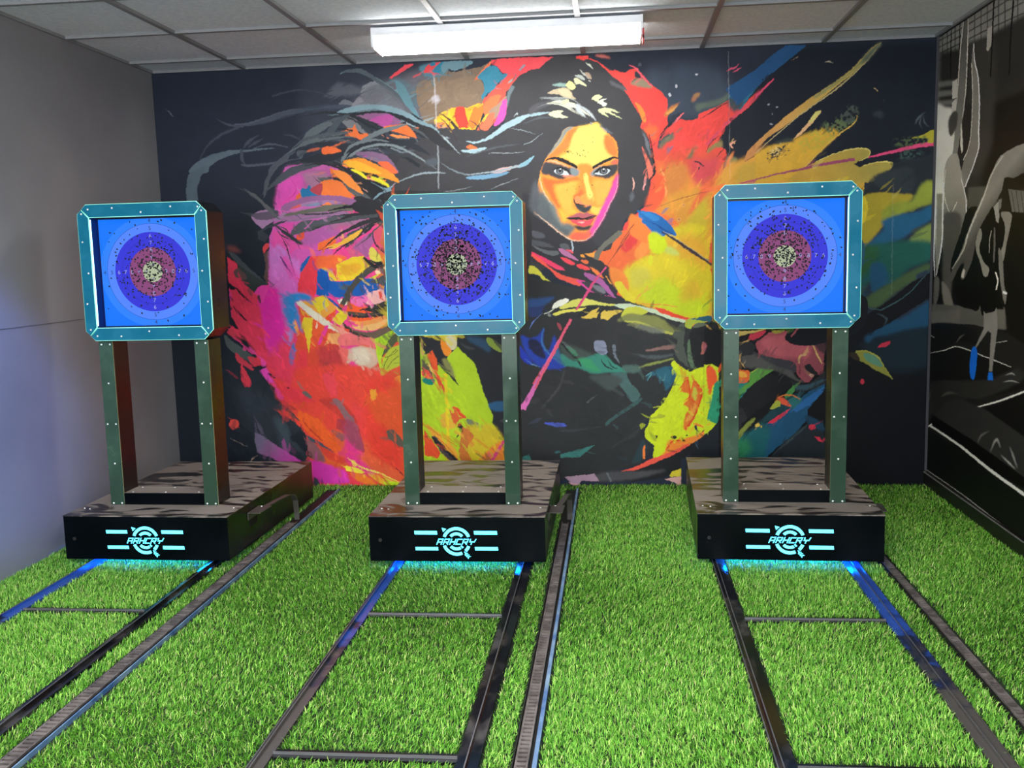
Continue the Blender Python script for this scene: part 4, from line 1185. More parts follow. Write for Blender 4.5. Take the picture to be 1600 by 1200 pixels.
x 0 a.5 w120/16/5/50/25:1288 520 1330 520 1330 720 1288 720"""
SIDE="""@ S
p 8c8c86:40 200 200 0 700 0 700 300 60 800
l 3a3a38 w1.6/1.6 b.3:60 260 200 180 400 60 600 -60
l 3a3a38 w1.6/1.6 b.3:60 300 200 225 400 115 600 10
l 3a3a38 w1.6/1.6 b.3:60 340 200 270 400 170 600 80
l 3a3a38 w1.6/1.6 b.3:60 380 200 315 300 270
l 4a4a48 w1.4/1.4 b.3:90 200 90 500
l 4a4a48 w1.4/1.4 b.3:120 180 118 500
l 4a4a48 w1.4/1.4 b.3:170 150 168 400
l 4a4a48 w1.4/1.4 b.3:290 60 290 260
l 4a4a48 w1.4/1.4 b.3:330 40 330 260
l 4a4a48 w1.4/1.4 b.3:370 20 370 240
l 4a4a48 w1.4/1.4 b.3:440 0 440 200
l 4a4a48 w1.4/1.4 b.3:480 -20 480 180
l 4a4a48 w1.4/1.4 b.3:560 -20 560 150
p 3c3b38 b3:70 330 200 300 380 220 600 90 760 20 760 1300 60 1300 60 640
p 4a4944 b4:250 260 420 240 420 900 300 1100 250 1100
p 8a8a84 a.7 b1.5:60 510 180 500 180 530 60 545
p 8a8a84 a.7 b1.5:60 570 180 560 180 590 60 605
p 8a8a84 a.7 b1.5:60 630 180 620 180 650 60 665
s cfcdc4 b2:40 700 110 670 170 690 180 760 170 900 180 1300 40 1300
p b8b6ae:150 510 185 490 180 610 150 620
p b8b6ae:150 640 175 615 175 690 145 700
p a8a69e:370 180 405 160 400 270 375 320 365 310
l 1a1a18 w1.5/1.5:145 170 140 480
l 1a1a18 w1.5/1.5:200 130 195 400
l 1a1a18 w2.5/2:412 -20 400 260 390 480
l 1a1a18 w2.5/2:535 -20 515 250 508 470
l 5c5b56 w1/2/0 b.5:460 640 440 760
p 26241f b4:420 640 700 520 700 1300 420 1300 330 1150 400 900
s 6a6a64 g85857e/200/300/200/900:225 110 252 100 248 200 245 330 240 480 230 620 218 740 200 850 180 980 165 1080 140 1060 160 900 175 700 190 480 205 300
l c8c6be w1/1.5/1:250 110 245 330 235 560 215 740
l b8b6ae w1/1.5/1:222 130 200 330 185 560 170 700
s 55544e b.6:125 790 130 740 160 695 185 710 175 800 140 850
p c8c6bc:205 770 218 800 215 850 228 880 222 920 210 960 200 900
s 3a3834 b.5:215 740 260 640 275 780 250 920 225 980 215 860
s 84827a:285 265 290 360 310 470 322 640 318 820 312 950 270 1070 232 1170 205 1100 225 1000 262 900 278 700 272 440 275 330
l e0ded4 w1/2/1.5:285 270 290 380 312 480 320 640 316 820 310 950 230 1170
l c8c6bc w1/1/1:272 390 278 620 262 880 220 1000
s 9a988e:175 990 205 1060 225 1170 240 1300 100 1300 105 1100 140 1020
l d8d6cc w1/1.5/1:175 990 180 1100 165 1300
@ T
p cfcdc4 b2:36 0 100 0 100 200 80 400 60 700 36 500
s a09e94 g706e68/160/100/160/500:110 60 180 0 210 140 240 300 235 400 200 500 170 600 95 620 95 300
l e4e2d8 w1/1.5/1:205 150 235 280 235 400 205 500
l c8c6bc w1/1/1:110 100 100 250 140 370 180 300
s 5a5852 b1.5:100 380 200 380 200 520 170 650 150 800 130 950 90 800 95 560
l e0ded4 w2/3/1:98 180 90 400 85 560 50 760
l e0ded4 w2/2.5/1:48 200 42 400 36 600 42 770
p 8c8a80 b1:55 250 90 250 85 500 60 720 45 720
s 6a6862 b1:40 780 70 790 60 920 36 950
p 1c1b18:50 940 80 850 110 900 110 960
s 7a7870 b1:85 800 130 850 160 950 190 1060 140 1040 100 950
p 5c5b55 b.8:250 210 420 200 440 340 250 350
p 605f58 b.8:20 940 480 960 490 1100 320 1090 20 1060
p 6f6e66:500 220 640 240 640 380 525 370
l 3c3b36 w1/1:520 230 545 370
l 3c3b36 w1/1:550 230 570 372
l 3c3b36 w1/1:580 235 600 375
s 14130f:250 345 330 350 320 500 310 700 320 960 260 970 190 940 170 840 140 700 200 500
p 1e1c17:480 150 640 100 640 380 520 370 470 660 480 960 500 1100 520 1200 640 1300 640 360 600 200
p 17160f:490 360 760 380 760 1340 640 1345 560 1230 510 1100 485 1000 480 700 510 480
s 12110f:330 400 400 330 430 430 450 360 480 420 480 700 440 860 470 980 420 970 340 1010 325 900 330 700 300 560
p 9a9890:410 330 440 300 445 390 440 435 425 420
p 2a2824:445 260 480 230 500 260 480 340 445 360
p 7c7a72:440 290 460 280 455 340 440 350
s 86847a:455 370 515 370 520 420 490 560 470 670 440 650 470 560 480 450
s 8c8a80:300 480 330 470 335 520 320 600 350 680 380 715 370 765 345 760 325 680 300 600
s 7a7870:440 590 465 650 475 820 490 880 480 940 460 860 445 740
p e0ded4:465 855 495 870 490 880 468 872
l c8c6bc w2/2/2:420 740 435 790 425 850
l b0aea4 w1/1/1:395 480 385 540 382 620
l 6a6862 w2/3/2:415 460 415 560 410 680
s 8a8880:360 1000 400 985 395 1080 360 1110 320 1200 300 1200 330 1110 365 1080
s 7a7870:400 980 430 970 435 1080 420 1200 385 1200 400 1100
l d8d6cc w1/2/2:362 1090 330 1130 298 1200
l d8d6cc w1/1.5/1:405 1130 388 1200
s 8a8880 g5c5a54/420/200/500/260:470 0 640 -60 640 160 600 120 540 150 480 150 460 230 420 300 370 380 320 470 300 540 290 600 270 680 225 780 205 770 225 680 190 720 150 795 135 780 160 700 200 620 240 510 270 440 320 330 370 210 410 90
l bab8ae w1/3/1 b.5:470 10 400 120 350 260 290 400 250 500 220 600 150 720
l 3c3a36 w0/1/0:240 640 200 700 150 790
l 3c3a36 w0/1/0:245 660 215 720 205 770
p b8b6ac b.4:205 770 220 720 232 730 222 780
@ P
p 262624:150 70 360 80 520 120 640 200 640 1000 150 900
p 6a6860 b.6:160 20 300 10 300 78 160 75
p 6a6860 b.6:470 10 510 10 510 105 480 100
s 1c1c1a b1:160 80 330 90 400 180 300 160 200 200 160 190
l c8c8c0 w.8/1/.8:160 215 230 200 290 185 400 225 540 280
l a8a8a0 w.6/1:440 170 520 158
l b0b0a8 w.6/1:158 130 180 142
l 5a5a56 w0/3/0 b.5:280 170 300 140 325 125
p 1a1a19:160 215 290 190 540 285 600 320 600 380 360 440 160 350
s 2e2e2c b.8:150 360 300 350 330 430 230 450 170 500 150 480
l 8a8a84 w1/3/0 b.6:150 440 165 380
l 55554f w1/4/1 b1:210 420 250 400 310 410
s 333331 b1.5:200 350 420 340 560 290 600 330 480 400 350 430
l 9a9a94 w0/2/0 b.4:500 350 540 345 580 355
l 9a9a94 w0/2/0 b.4:510 320 540 310 560 320
l c0c0b8 w2/2.5/3:370 470 480 440 620 388
p 151514:380 480 480 452 620 400 620 620
p 343432 b.6:180 500 240 440 300 430 420 480 620 620 620 820 480 730 340 620 200 520
l 6a6a64 w0/3/0 b.7:380 640 400 600 440 580
l 8a8a84 w0/4/0 b.7:440 680 470 620 490 660
l 9a9a94 w0/3/0 b.6:490 690 530 730 560 760
l 8a8a84 w0/3/0 b.6:530 650 550 700 570 760
l 6a6a64 w0/2/0 b.6:320 590 350 530
p 0e0e0e:170 505 340 610 620 810 620 860 400 740 150 555
l b8b8b0 w3/4/5:160 555 300 650 450 770 640 905
l c0c0b8 w2/2:148 560 168 546
p 161a17:145 570 300 665 450 785 640 920 640 1100 145 765
l 9a9a94 w.8/1/.8 b.2:140 760 300 870 450 985 640 1130
l 6a6a66 w0/1/0:205 790 280 840
s 1c6ab8:355 195 375 190 380 230 368 330 350 330 344 280
p 1c6ab8:432 305 450 303 455 342 428 340
p 807e78 b.4:410 20 470 0 475 100 450 300 435 300 445 120 430 110 375 190 370 185 410 100
p 12120f:400 0 470 0 460 20 420 30"""
import bpy, bmesh, math, random
from mathutils import Vector, Matrix
random.seed(3)
SC=bpy.context.scene; COL=SC.collection
# ------------------------------------------------------------------ camera model
F,YAW,PITCH,ROLL=1546.447,-.1055,-.129015,-.02527
CAM=np.array([2.51717,-5.26912,1.24745])
fw=np.array([math.sin(YAW)*math.cos(PITCH),math.cos(YAW)*math.cos(PITCH),math.sin(PITCH)])
r0=np.array([math.cos(YAW),-math.sin(YAW),0.]);u0=np.cross(r0,fw)
rt=math.cos(ROLL)*r0+math.sin(ROLL)*u0; up=-math.sin(ROLL)*r0+math.cos(ROLL)*u0
cd=bpy.data.cameras.new('camera');cam=bpy.data.objects.new('camera',cd);COL.objects.link(cam)
cam.matrix_world=Matrix(((rt[0],up[0],-fw[0],CAM[0]),(rt[1],up[1],-fw[1],CAM[1]),(rt[2],up[2],-fw[2],CAM[2]),(0,0,0,1)))
cd.sensor_width=36;cd.lens=F/1600*36;cd.clip_start=.05;SC.camera=cam
H=2.2658;XL=.052;XR=4.118;YF=-7.2
# ------------------------------------------------------------------ materials
def lin(c):
    if isinstance(c,str): return tuple(float(v) for v in hexc(c))
    return c
def mat(name,col,rough=.5,metal=0,emit=None,es=1,spec=.5,coat=0):
    m=bpy.data.materials.new(name);m.use_nodes=True;b=m.node_tree.nodes['Principled BSDF']
    b.inputs['Base Color'].default_value=(*lin(col),1);b.inputs['Roughness'].default_value=rough
    b.inputs['Metallic'].default_value=metal;b.inputs['Specular IOR Level'].default_value=spec
    b.inputs['Coat Weight'].default_value=coat;b.inputs['Coat Roughness'].default_value=.1
    if emit: b.inputs['Emission Color'].default_value=(*lin(emit),1);b.inputs['Emission Strength'].default_value=es
    return m
def nodes(m): return m.node_tree.nodes,m.node_tree.links,m.node_tree.nodes['Principled BSDF']
def noisemix(m,c1,c2,scale=6,detail=8,lo=.4,hi=.6,stretch=(1,1,1),rough=None,bump=0,bscale=200,coord='Object',dist=0):
    n,l,b=nodes(m);tc=n.new('ShaderNodeTexCoord');mp=n.new('ShaderNodeMapping');mp.inputs['Scale'].default_value=stretch
    no=n.new('ShaderNodeTexNoise');no.inputs['Scale'].default_value=scale;no.inputs['Detail'].default_value=detail;no.inputs['Distortion'].default_value=dist
    cr=n.new('ShaderNodeValToRGB');cr.color_ramp.elements[0].position=lo;cr.color_ramp.elements[1].position=hi
    cr.color_ramp.elements[0].color=(*lin(c1),1);cr.color_ramp.elements[1].color=(*lin(c2),1)
    l.new(tc.outputs[coord],mp.inputs[0]);l.new(mp.outputs[0],no.inputs['Vector']);l.new(no.outputs['Fac'],cr.inputs[0]);l.new(cr.outputs[0],b.inputs['Base Color'])
    if rough:
        mr=n.new('ShaderNodeMapRange');mr.inputs['From Min'].default_value=lo;mr.inputs['From Max'].default_value=hi
        mr.inputs['To Min'].default_value=rough[0];mr.inputs['To Max'].default_value=rough[1]
        l.new(no.outputs['Fac'],mr.inputs[0]);l.new(mr.outputs[0],b.inputs['Roughness'])
    if bump:
        n2=n.new('ShaderNodeTexNoise');n2.inputs['Scale'].default_value=bscale;l.new(tc.outputs[coord],n2.inputs['Vector'])
        bp=n.new('ShaderNodeBump');bp.inputs['Strength'].default_value=bump;bp.inputs['Distance'].default_value=.002
        l.new(n2.outputs['Fac'],bp.inputs['Height']);l.new(bp.outputs[0],b.inputs['Normal'])
    return m
M={}
M['wall']=noisemix(mat('grey_wall_paint','807f84',.6),'7a7a80','868589',scale=1.3,detail=6,bump=.15,bscale=90)
M['wallb']=mat('plain_wall','3a3a40',.7)
M['pale']=mat('pale_wall_paint','e0e0de',.7)
M['tile']=noisemix(mat('ceiling_tile','dde4ec',.9),'d6dee8','e6ecf2',scale=60,detail=4,lo=.35,hi=.65,bump=.5,bscale=350)
M['tbar']=mat('ceiling_grid_metal','86878a',.45)
M['white']=mat('white_enamel','e6e6ea',.35)
M['red']=mat('red_plastic','c8343c',.4)
M['lamp']=mat('lit_diffuser','ffffff',.4,emit=(1,.985,.95),es=LAMP)
M['lamp2']=mat('lit_diffuser_front','ffffff',.4,emit=(1,.985,.95),es=LAMP2)
M['slab']=mat('turf_backing','12260c',.95)
M['floor']=noisemix(mat('concrete_floor','2c2c2a',.8),'242423','363633',scale=5)
M['black']=noisemix(mat('gloss_black_panel','0b0c0e',.22,spec=.32),'08090b','101216',scale=4,rough=(.24,.38))
M['front']=noisemix(mat('satin_black_front','05080c',.5,spec=.08),'020508','04080d',scale=4,rough=(.3,.4))
M['dust']=noisemix(mat('dusty_black_top','5a5552',.45),'232021','857c74',scale=3.2,detail=9,lo=.43,hi=.50,stretch=(1,2.2,1),rough=(.28,.62),dist=1.6)
M['cover']=noisemix(mat('dark_green_acrylic','3c5748',.3,spec=.25),'2c4236','364f41',scale=7,rough=(.12,.28))
M['coveredge']=mat('acrylic_cut_edge','a8ae86',.3)
M['plate']=noisemix(mat('edge_lit_acrylic','2f5f5c',.35,spec=.18,emit=(0.0,.11,.20),es=PL),'102c32','183e46',scale=9,rough=(.14,.3))  # even emission stands in for LED light carried through the plate
M['plateedge']=mat('glowing_acrylic_edge','9ad8c0',.3,emit=(.25,.95,.72),es=EDG)  # emission stands in for LED light leaving the plate rim
M['led']=mat('blue_white_led','ffffff',.4,emit=(.30,.78,1.0),es=LED)
M['inner']=mat('recess_wall','0a1c5c',.4)
M['screw']=mat('dome_screw_steel','e8ecec',.2,metal=.25)
M['logo']=mat('lit_cyan_logo','40c8ff',.4,emit=(.10,.78,1.0),es=LOGO)
M['under']=mat('lit_cyan_strip','40c8ff',.4,emit=(.0,.16,1.0),es=UND)
M['rail']=noisemix(mat('rail_gloss_dark','15161a',.2),'101217','4a4644',scale=7,detail=9,lo=.5,hi=.72,rough=(.13,.5),stretch=(1,.6,1),coord='Object')
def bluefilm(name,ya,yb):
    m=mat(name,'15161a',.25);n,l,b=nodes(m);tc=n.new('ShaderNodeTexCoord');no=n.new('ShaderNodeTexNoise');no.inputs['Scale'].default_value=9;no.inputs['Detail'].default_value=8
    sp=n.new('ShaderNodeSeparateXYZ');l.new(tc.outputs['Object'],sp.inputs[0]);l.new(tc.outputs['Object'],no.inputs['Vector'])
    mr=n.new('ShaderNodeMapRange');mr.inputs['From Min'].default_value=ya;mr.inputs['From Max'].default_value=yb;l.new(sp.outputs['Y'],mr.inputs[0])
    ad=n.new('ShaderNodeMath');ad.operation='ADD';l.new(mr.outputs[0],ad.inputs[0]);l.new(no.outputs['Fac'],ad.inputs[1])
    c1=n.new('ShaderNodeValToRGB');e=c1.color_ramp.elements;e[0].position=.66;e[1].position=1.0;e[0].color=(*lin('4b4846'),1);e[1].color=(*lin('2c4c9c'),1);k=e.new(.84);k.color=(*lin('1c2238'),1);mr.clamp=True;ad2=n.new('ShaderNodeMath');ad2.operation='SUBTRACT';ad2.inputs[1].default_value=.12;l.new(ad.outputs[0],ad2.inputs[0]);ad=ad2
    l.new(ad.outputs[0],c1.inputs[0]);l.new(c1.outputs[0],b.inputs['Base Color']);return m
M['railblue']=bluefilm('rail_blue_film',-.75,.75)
M['railedge']=mat('rail_worn_edge','77777a',.35,metal=.6)
M['tie']=mat('cross_tie_black','101114',.25)
M['chainblk']=mat('chain_channel_black','070708',.6)  # black of the channel and of the gaps between links
M['chain']=noisemix(mat('chain_dusty_link','5c5654',.5),'4a4443','6c6562',scale=30)
M['film']=noisemix(mat('pale_blue_edge_film','6a8fb8',.4),'3a5f94','7f9ab4',scale=12,lo=.35,hi=.65)
M['rubber']=mat('black_rubber','101010',.7)
M['bracket']=mat('bracket_grey_metal','55524f',.4,metal=.4)
M['skirt']=mat('black_skirting','0c0c0c',.5)
M['line']=mat('skirting_pale_edge','6e6e6a',.5)
M['hole']=mat('arrow_hole_black','05060e',.8)
M['numd']=mat('number_dark','0c1446',.6,emit=(.0,.01,.06),es=1)
M['numl']=mat('number_pale','707498',.6,emit=(.10,.10,.24),es=1)
M['seam']=mat('paint_joint_dark','5a5a5e',.8)  # dark tone of the wall board joint itself
# printed wall graphics: colour comes from a per-point pattern
def printmat(name,gain=1.0,rough=.42):
    m=mat(name,'808080',rough,spec=.16);n,l,b=nodes(m);a=n.new('ShaderNodeAttribute');a.attribute_name='print'
    mx=n.new('ShaderNodeVectorMath');mx.operation='SCALE';mx.inputs['Scale'].default_value=gain
    l.new(a.outputs['Color'],mx.inputs[0]);l.new(mx.outputs[0],b.inputs['Base Color']);return m
M['print']=printmat('vinyl_print',GAIN,.45);M['print2']=printmat('matt_vinyl_print',GAIN2,.5)
# ------------------------------------------------------------------ mesh helpers
class MB:
    def __init__(s): s.v=[];s.f=[];s.m=[]
    def add(s,V,Fc,mi=0):
        o=len(s.v);s.v+=[tuple(p) for p in V];s.f+=[tuple(i+o for i in f) for f in Fc];s.m+=[mi]*len(Fc);return s
    def box(s,x0,x1,y0,y1,z0,z1,mi=0,top=None):
        V=[(x,y,z) for z in (z0,z1) for y in (y0,y1) for x in (x0,x1)]
        Fc=[(0,2,3,1),(4,5,7,6),(0,1,5,4),(2,6,7,3),(0,4,6,2),(1,3,7,5)]
        s.add(V,Fc,mi)
        if top is not None: s.m[-5]=top
        return s
    def prism(s,P,y0,y1,mi=0,side=None,back=None):     # polygon in x,z extruded along y (y0 = front)
        n=len(P);V=[(x,y0,z) for x,z in P]+[(x,y1,z) for x,z in P]
        s.add(V,[tuple(range(n))],mi);s.add([],[],mi)
        o=len(s.v)-2*n
        s.f.append(tuple(o+n+i for i in range(n))[::-1]);s.m.append(mi if back is None else back)
        for i in range(n):
            j=(i+1)%n;s.f.append((o+i,o+n+i,o+n+j,o+j));s.m.append(mi if side is None else side)
        return s
    def prismz(s,P,z0,z1,mi=0):
        n=len(P);V=[(x,y,z0) for x,y in P]+[(x,y,z1) for x,y in P];o=len(s.v);s.v+=V
        s.f+=[tuple(o+i for i in range(n))[::-1],tuple(o+n+i for i in range(n))]+[(o+i,o+(i+1)%n,o+n+(i+1)%n,o+n+i) for i in range(n)]
        s.m+=[mi]*(n+2);return s
    def build(s,name,mats,parent=None,loc=(0,0,0),bevel=0,smooth=False):
        me=bpy.data.meshes.new(name);me.from_pydata(s.v,[],s.f)
        for k in (mats if isinstance(mats,(list,tuple)) else [mats]): me.materials.append(k)
        me.polygons.foreach_set('material_index',s.m)
        bm=bmesh.new();bm.from_mesh(me);bmesh.ops.recalc_face_normals(bm,faces=bm.faces);bm.to_mesh(me);bm.free()
        if smooth: me.polygons.foreach_set('use_smooth',[True]*len(me.polygons))
        o=bpy.data.objects.new(name,me);COL.objects.link(o);o.location=loc
        if parent: o.parent=parent
        if bevel:
            b=o.modifiers.new('bevel','BEVEL');b.width=bevel;b.segments=2;b.limit_method='ANGLE'
        return o
def link_mesh(name,me,parent,loc,rot=(0,0,0)):
    o=bpy.data.objects.new(name,me);COL.objects.link(o);o.parent=parent;o.location=loc;o.rotation_euler=rot;return o
def tag(o,label=None,cat=None,group=None,kind=None):
    for k,v in (('label',label),('category',cat),('group',group),('kind',kind)):
        if v: o[k]=v
    return o
def empty(name,loc,rz=0):
    o=bpy.data.objects.new(name,None);COL.objects.link(o);o.location=loc;o.rotation_euler=(0,0,rz);o.empty_display_size=.1;return o
# ------------------------------------------------------------------ room shell
tag(MB().box(-.1,XR+.15,YF,0.1,-.06,-.003).build('floor',M['floor']),kind='structure')
tag(MB().box(-.15,XR+.2,YF,.15,H+.012,H+.1).build('ceiling',M['tile']),kind='structure')
tag(MB().box(-.15,XR+.2,.004,.12,-.06,H+.1).build('wall_back',M['wallb']),kind='structure')
tag(MB().box(-.15,XR+.2,YF-.1,YF,-.06,H+.1).build('wall_front',M['pale']),kind='structure')
wl=MB();wl.add([(XL,0,H+.1),(XL+.012,0,-.06),(XL+.015,YF,-.06),(XL+.003,YF,H+.1),(XL-.12,0,H+.1),(XL-.12,0,-.06),(XL-.12,YF,-.06),(XL-.12,YF,H+.1)],
 [(0,1,2,3),(7,6,5,4),(0,4,5,1),(2,6,7,3),(0,3,7,4),(1,5,6,2)])
tag(wl.build('wall_left',M['wall']),kind='structure')
tag(MB().box(XR+.014,XR+.14,YF,0.1,-.06,H+.1).build('wall_right',M['wallb']),kind='structure')
# paint joint running along the left wall
tag(MB().box(XL+.0075,XL+.0095,-1.75,-.9,1.003,1.0055).build('trim_2',M['seam']),kind='structure')
g=MB();X0=.5696
for k in range(-1,7):
    x=X0+.6*k
    if XL<x<XR: g.box(x-.012,x+.012,YF,0,H-.001,H+.0125)
y=-.2595
while y>YF: g.box(XL,XR,y-.012,y+.012,H-.0005,H+.0127);y-=.6
g.box(XL,XL+.014,YF,0,H-.001,H+.0125);g.box(XR-.014,XR,YF,0,H-.001,H+.0125);g.box(XL,XR,-.012,0,H-.0012,H+.0125)
tag(g.build('trim_1',M['tbar']),kind='structure')
b=MB();b.box(XR-.006,XR+.012,-3.8,0,-.003,.072);b.box(XR-.0075,XR-.001,-3.8,0,.0705,.0735,1)
tag(b.build('baseboard_right',[M['skirt'],M['line']]),kind='structure')
# ------------------------------------------------------------------ wall graphics
def project(P):
    d=P-CAM;z=d@fw;return 800+F*(d@rt)/z,600-F*(d@up)/z
def graphic(name,origin,du,dv,nu,nv,cv,material,depth):
    U,V=np.meshgrid(np.linspace(0,1,nu),np.linspace(0,1,nv))
    P=np.array(origin)[None]+U.ravel()[:,None]*np.array(du)[None]+V.ravel()[:,None]*np.array(dv)[None]
    px,py=project(P);ix=(px-cv.x0)*cv.res-.5;iy=(py-cv.y0)*cv.res-.5
    ix=np.clip(ix,0,cv.w-2.001);iy=np.clip(iy,0,cv.h-2.001);xi=ix.astype(int);yi=iy.astype(int)
    fx=(ix-xi)[:,None].astype(np.float32);fy=(iy-yi)[:,None].astype(np.float32);a=cv.a
    c=(a[yi,xi]*(1-fx)+a[yi,xi+1]*fx)*(1-fy)+(a[yi+1,xi]*(1-fx)+a[yi+1,xi+1]*fx)*fy
    i=np.arange((nv-1)*(nu-1));q=(i//(nu-1))*nu+i%(nu-1);Fc=np.stack([q,q+1,q+nu+1,q+nu],1)
    # thin rim that closes the sheet to the wall
    rim=np.concatenate([np.arange(nu),np.arange(1,nv)*nu+nu-1,(nv-1)*nu+np.arange(nu-2,-1,-1),np.arange(nv-2,0,-1)*nu])
    R=len(rim);n0=len(P);P=np.concatenate([P,P[rim]+np.array(depth)[None]]);c=np.concatenate([c,c[rim]])
    k=np.arange(R);Fr=np.stack([rim[k],n0+k,n0+(k+1)%R,rim[(k+1)%R]],1);Fc=np.concatenate([Fc,Fr])
    me=bpy.data.meshes.new(name);me.vertices.add(len(P));me.vertices.foreach_set('co',P.astype(np.float32).ravel())
    me.loops.add(Fc.size);me.loops.foreach_set('vertex_index',Fc.astype(np.int32).ravel())
    me.polygons.add(len(Fc));me.polygons.foreach_set('loop_start',np.arange(0,Fc.size,4,dtype=np.int32))
    me.update(calc_edges=True)
    at=me.color_attributes.new('print','FLOAT_COLOR','POINT')
    at.data.foreach_set('color',np.concatenate([c,np.ones((len(c),1),np.float32)],1).astype(np.float32).ravel())
    me.materials.append(material);o=bpy.data.objects.new(name,me);COL.objects.link(o);return o
cv=Canvas(225,45,1485,785,2,'252c3b');paint(cv,MURAL,TILES);finish(cv,3.0,.16)
o=graphic('mural',(XL+.002,0,0),(XR-XL-.004,0,0),(0,0,H-.001),int(1510*MQ),int(840*MQ),cv,M['print'],(0,.004,0))
tag(o,'full-width printed mural of a dark-haired woman drawing a bow amid bright paint splashes','mural')
cv2=Canvas(1430,-40,1760,960,2.5,'1c1b1a');paint(cv2,SIDE,TILES);finish(cv2,2.0,.12);cv2.a=np.clip(np.maximum(cv2.a,0)**1.28*1.75,0,.93).astype(np.float32)
o=graphic('wall_photo_print',(XR+.011,-.002,.07),(0,-1.75,0),(0,0,H-.072),int(620*MQ),int(760*MQ),cv2,M['print2'],(.004,0,0))
tag(o,'black and white photographic print of trampoline gymnasts covering the right wall','wall print')
del cv,cv2
# ------------------------------------------------------------------ ceiling light battens
def batten(x0,x1,y0,y1,label,lm='lamp2'):
    t=empty('ceiling_light',((x0+x1)/2,(y0+y1)/2,H));tag(t,label,'ceiling light','fluorescent battens on the ceiling')
    w=(x1-x0)/2;d=(y1-y0)/2
    MB().box(-w,w,-d,d,-.036,-.0015).build('housing',M['white'],t,bevel=.002)
    P=[(-d+.004,-.036),(-d+.006,-.080),(-d+.02,-.088),(d-.02,-.088),(d-.006,-.080),(d-.004,-.036)]
    m=MB();n=len(P);V=[(-w+.01,a,b) for a,b in P]+[(w-.01,a,b) for a,b in P]
    m.add(V,[tuple(range(n)),tuple(range(n,2*n))]+[(i,(i+1)%n,n+(i+1)%n,n+i) for i in range(n)]);m.build('diffuser',M[lm],t)
    for s in (-1,1):
        Q=[(-d-.001,-.001),(-d-.001,-.084),(-d+.018,-.092),(d-.018,-.092),(d+.001,-.084),(d+.001,-.001)];e=MB()
        xa,xb=(s*w-.001*s,s*(w-.011));V=[(xa,a,b) for a,b in Q]+[(xb,a,b) for a,b in Q];n=len(Q)
        e.add(V,[tuple(range(n)),tuple(range(n,2*n))]+[(i,(i+1)%n,n+(i+1)%n,n+i) for i in range(n)])
        ob=e.build('end_cap',M['white'],t)
        if s==1:
            r=MB().box(w-.004,w+.004,-d-.003,-d+.05,-.118,-.088).box(w-.004,w+.004,-d-.003,-d-.001,-.1,-.06).build('red_marker',M['red'],ob);tag(r,'small red tab on the end cap')
    return t
batten(1.452,2.652,-.80,-.60,'lit white fluorescent batten on the ceiling in front of the mural','lamp')
for x,y,l in ((.25,-4.7,'added lit batten, out of view above the shooting line, on the left'),(2.0,-4.7,'added lit batten, out of view above the shooting line, on the right'),(.25,-3.5,'added lit batten, out of view above the left lane, nearer the shooting line'),(2.0,-3.5,'added lit batten, out of view above the right lane, nearer the shooting line'),(.25,-6.0,'added rear left lit batten, out of view behind the shooting line'),(2.0,-6.0,'added rear right lit batten, out of view behind the shooting line')):
    batten(x,x+1.2,y,y+.2,l)  # unseen battens added to brighten the mural and turf from the front
# ------------------------------------------------------------------ screws
def dome(r=.0042,h=.0028):
    m=MB();n=10;V=[];Fc=[]
    for k in range(3):
        a=k/3*math.pi/2
        V+=[(r*math.cos(a)*math.cos(2*math.pi*i/n),-h*math.sin(a),r*math.cos(a)*math.sin(2*math.pi*i/n)) for i in range(n)]
    V.append((0,-h,0))
    for k in range(2): Fc+=[(k*n+i,k*n+(i+1)%n,(k+1)*n+(i+1)%n,(k+1)*n+i) for i in range(n)]
    Fc+=[(2*n+i,2*n+(i+1)%n,3*n) for i in range(n)]
    m.add(V,Fc);o=m.build('screw',M['screw'],smooth=True);me=o.data;bpy.data.objects.remove(o);return me
SCREW=dome()
def textmesh(s,size):
    c=bpy.data.curves.new('glyph','FONT');c.body=s;c.size=size;c.align_x='CENTER';c.align_y='CENTER';c.extrude=.0002
    o=bpy.data.objects.new('glyph',c);COL.objects.link(o);dg=bpy.context.evaluated_depsgraph_get();dg.update()
    me=bpy.data.meshes.new_from_object(o.evaluated_get(dg));V=[tuple(v.co) for v in me.vertices];Fc=[tuple(p.vertices) for p in me.polygons]
    bpy.data.objects.remove(o);bpy.data.meshes.remove(me);return V,Fc
# target face material: printed rings on a back-lit sheet
def facemat(name,bands,strength):
    m=bpy.data.materials.new(name);m.use_nodes=True;n,l,b=nodes(m)
    tc=n.new('ShaderNodeTexCoord');sx=n.new('ShaderNodeSeparateXYZ');cb=n.new('ShaderNodeCombineXYZ');le=n.new('ShaderNodeVectorMath');le.operation='LENGTH'
    l.new(tc.outputs['Object'],sx.inputs[0]);l.new(sx.outputs['X'],cb.inputs['X']);l.new(sx.outputs['Z'],cb.inputs['Z']);l.new(cb.outputs[0],le.inputs[0])
    mu=n.new('ShaderNodeMath');mu.operation='MULTIPLY';mu.inputs[1].default_value=2.5;l.new(le.outputs['Value'],mu.inputs[0])
    cr=n.new('ShaderNodeValToRGB');cr.color_ramp.interpolation='CONSTANT';e=cr.color_ramp.elements
    while len(e)>1: e.remove(e[-1])
    e[0].position=0;e[0].color=(*lin(bands[0][1]),1)
    for r,c in bands[1:]:
        k=e.new(r*2.5);k.color=(*lin(c),1)
    l.new(mu.outputs[0],cr.inputs[0]);l.new(cr.outputs[0],b.inputs['Emission Color']);b.inputs['Emission Strength'].default_value=strength
    b.inputs['Base Color'].default_value=(.004,.006,.03,1);b.inputs['Roughness'].default_value=.6;b.inputs['Specular IOR Level'].default_value=.15
    return m
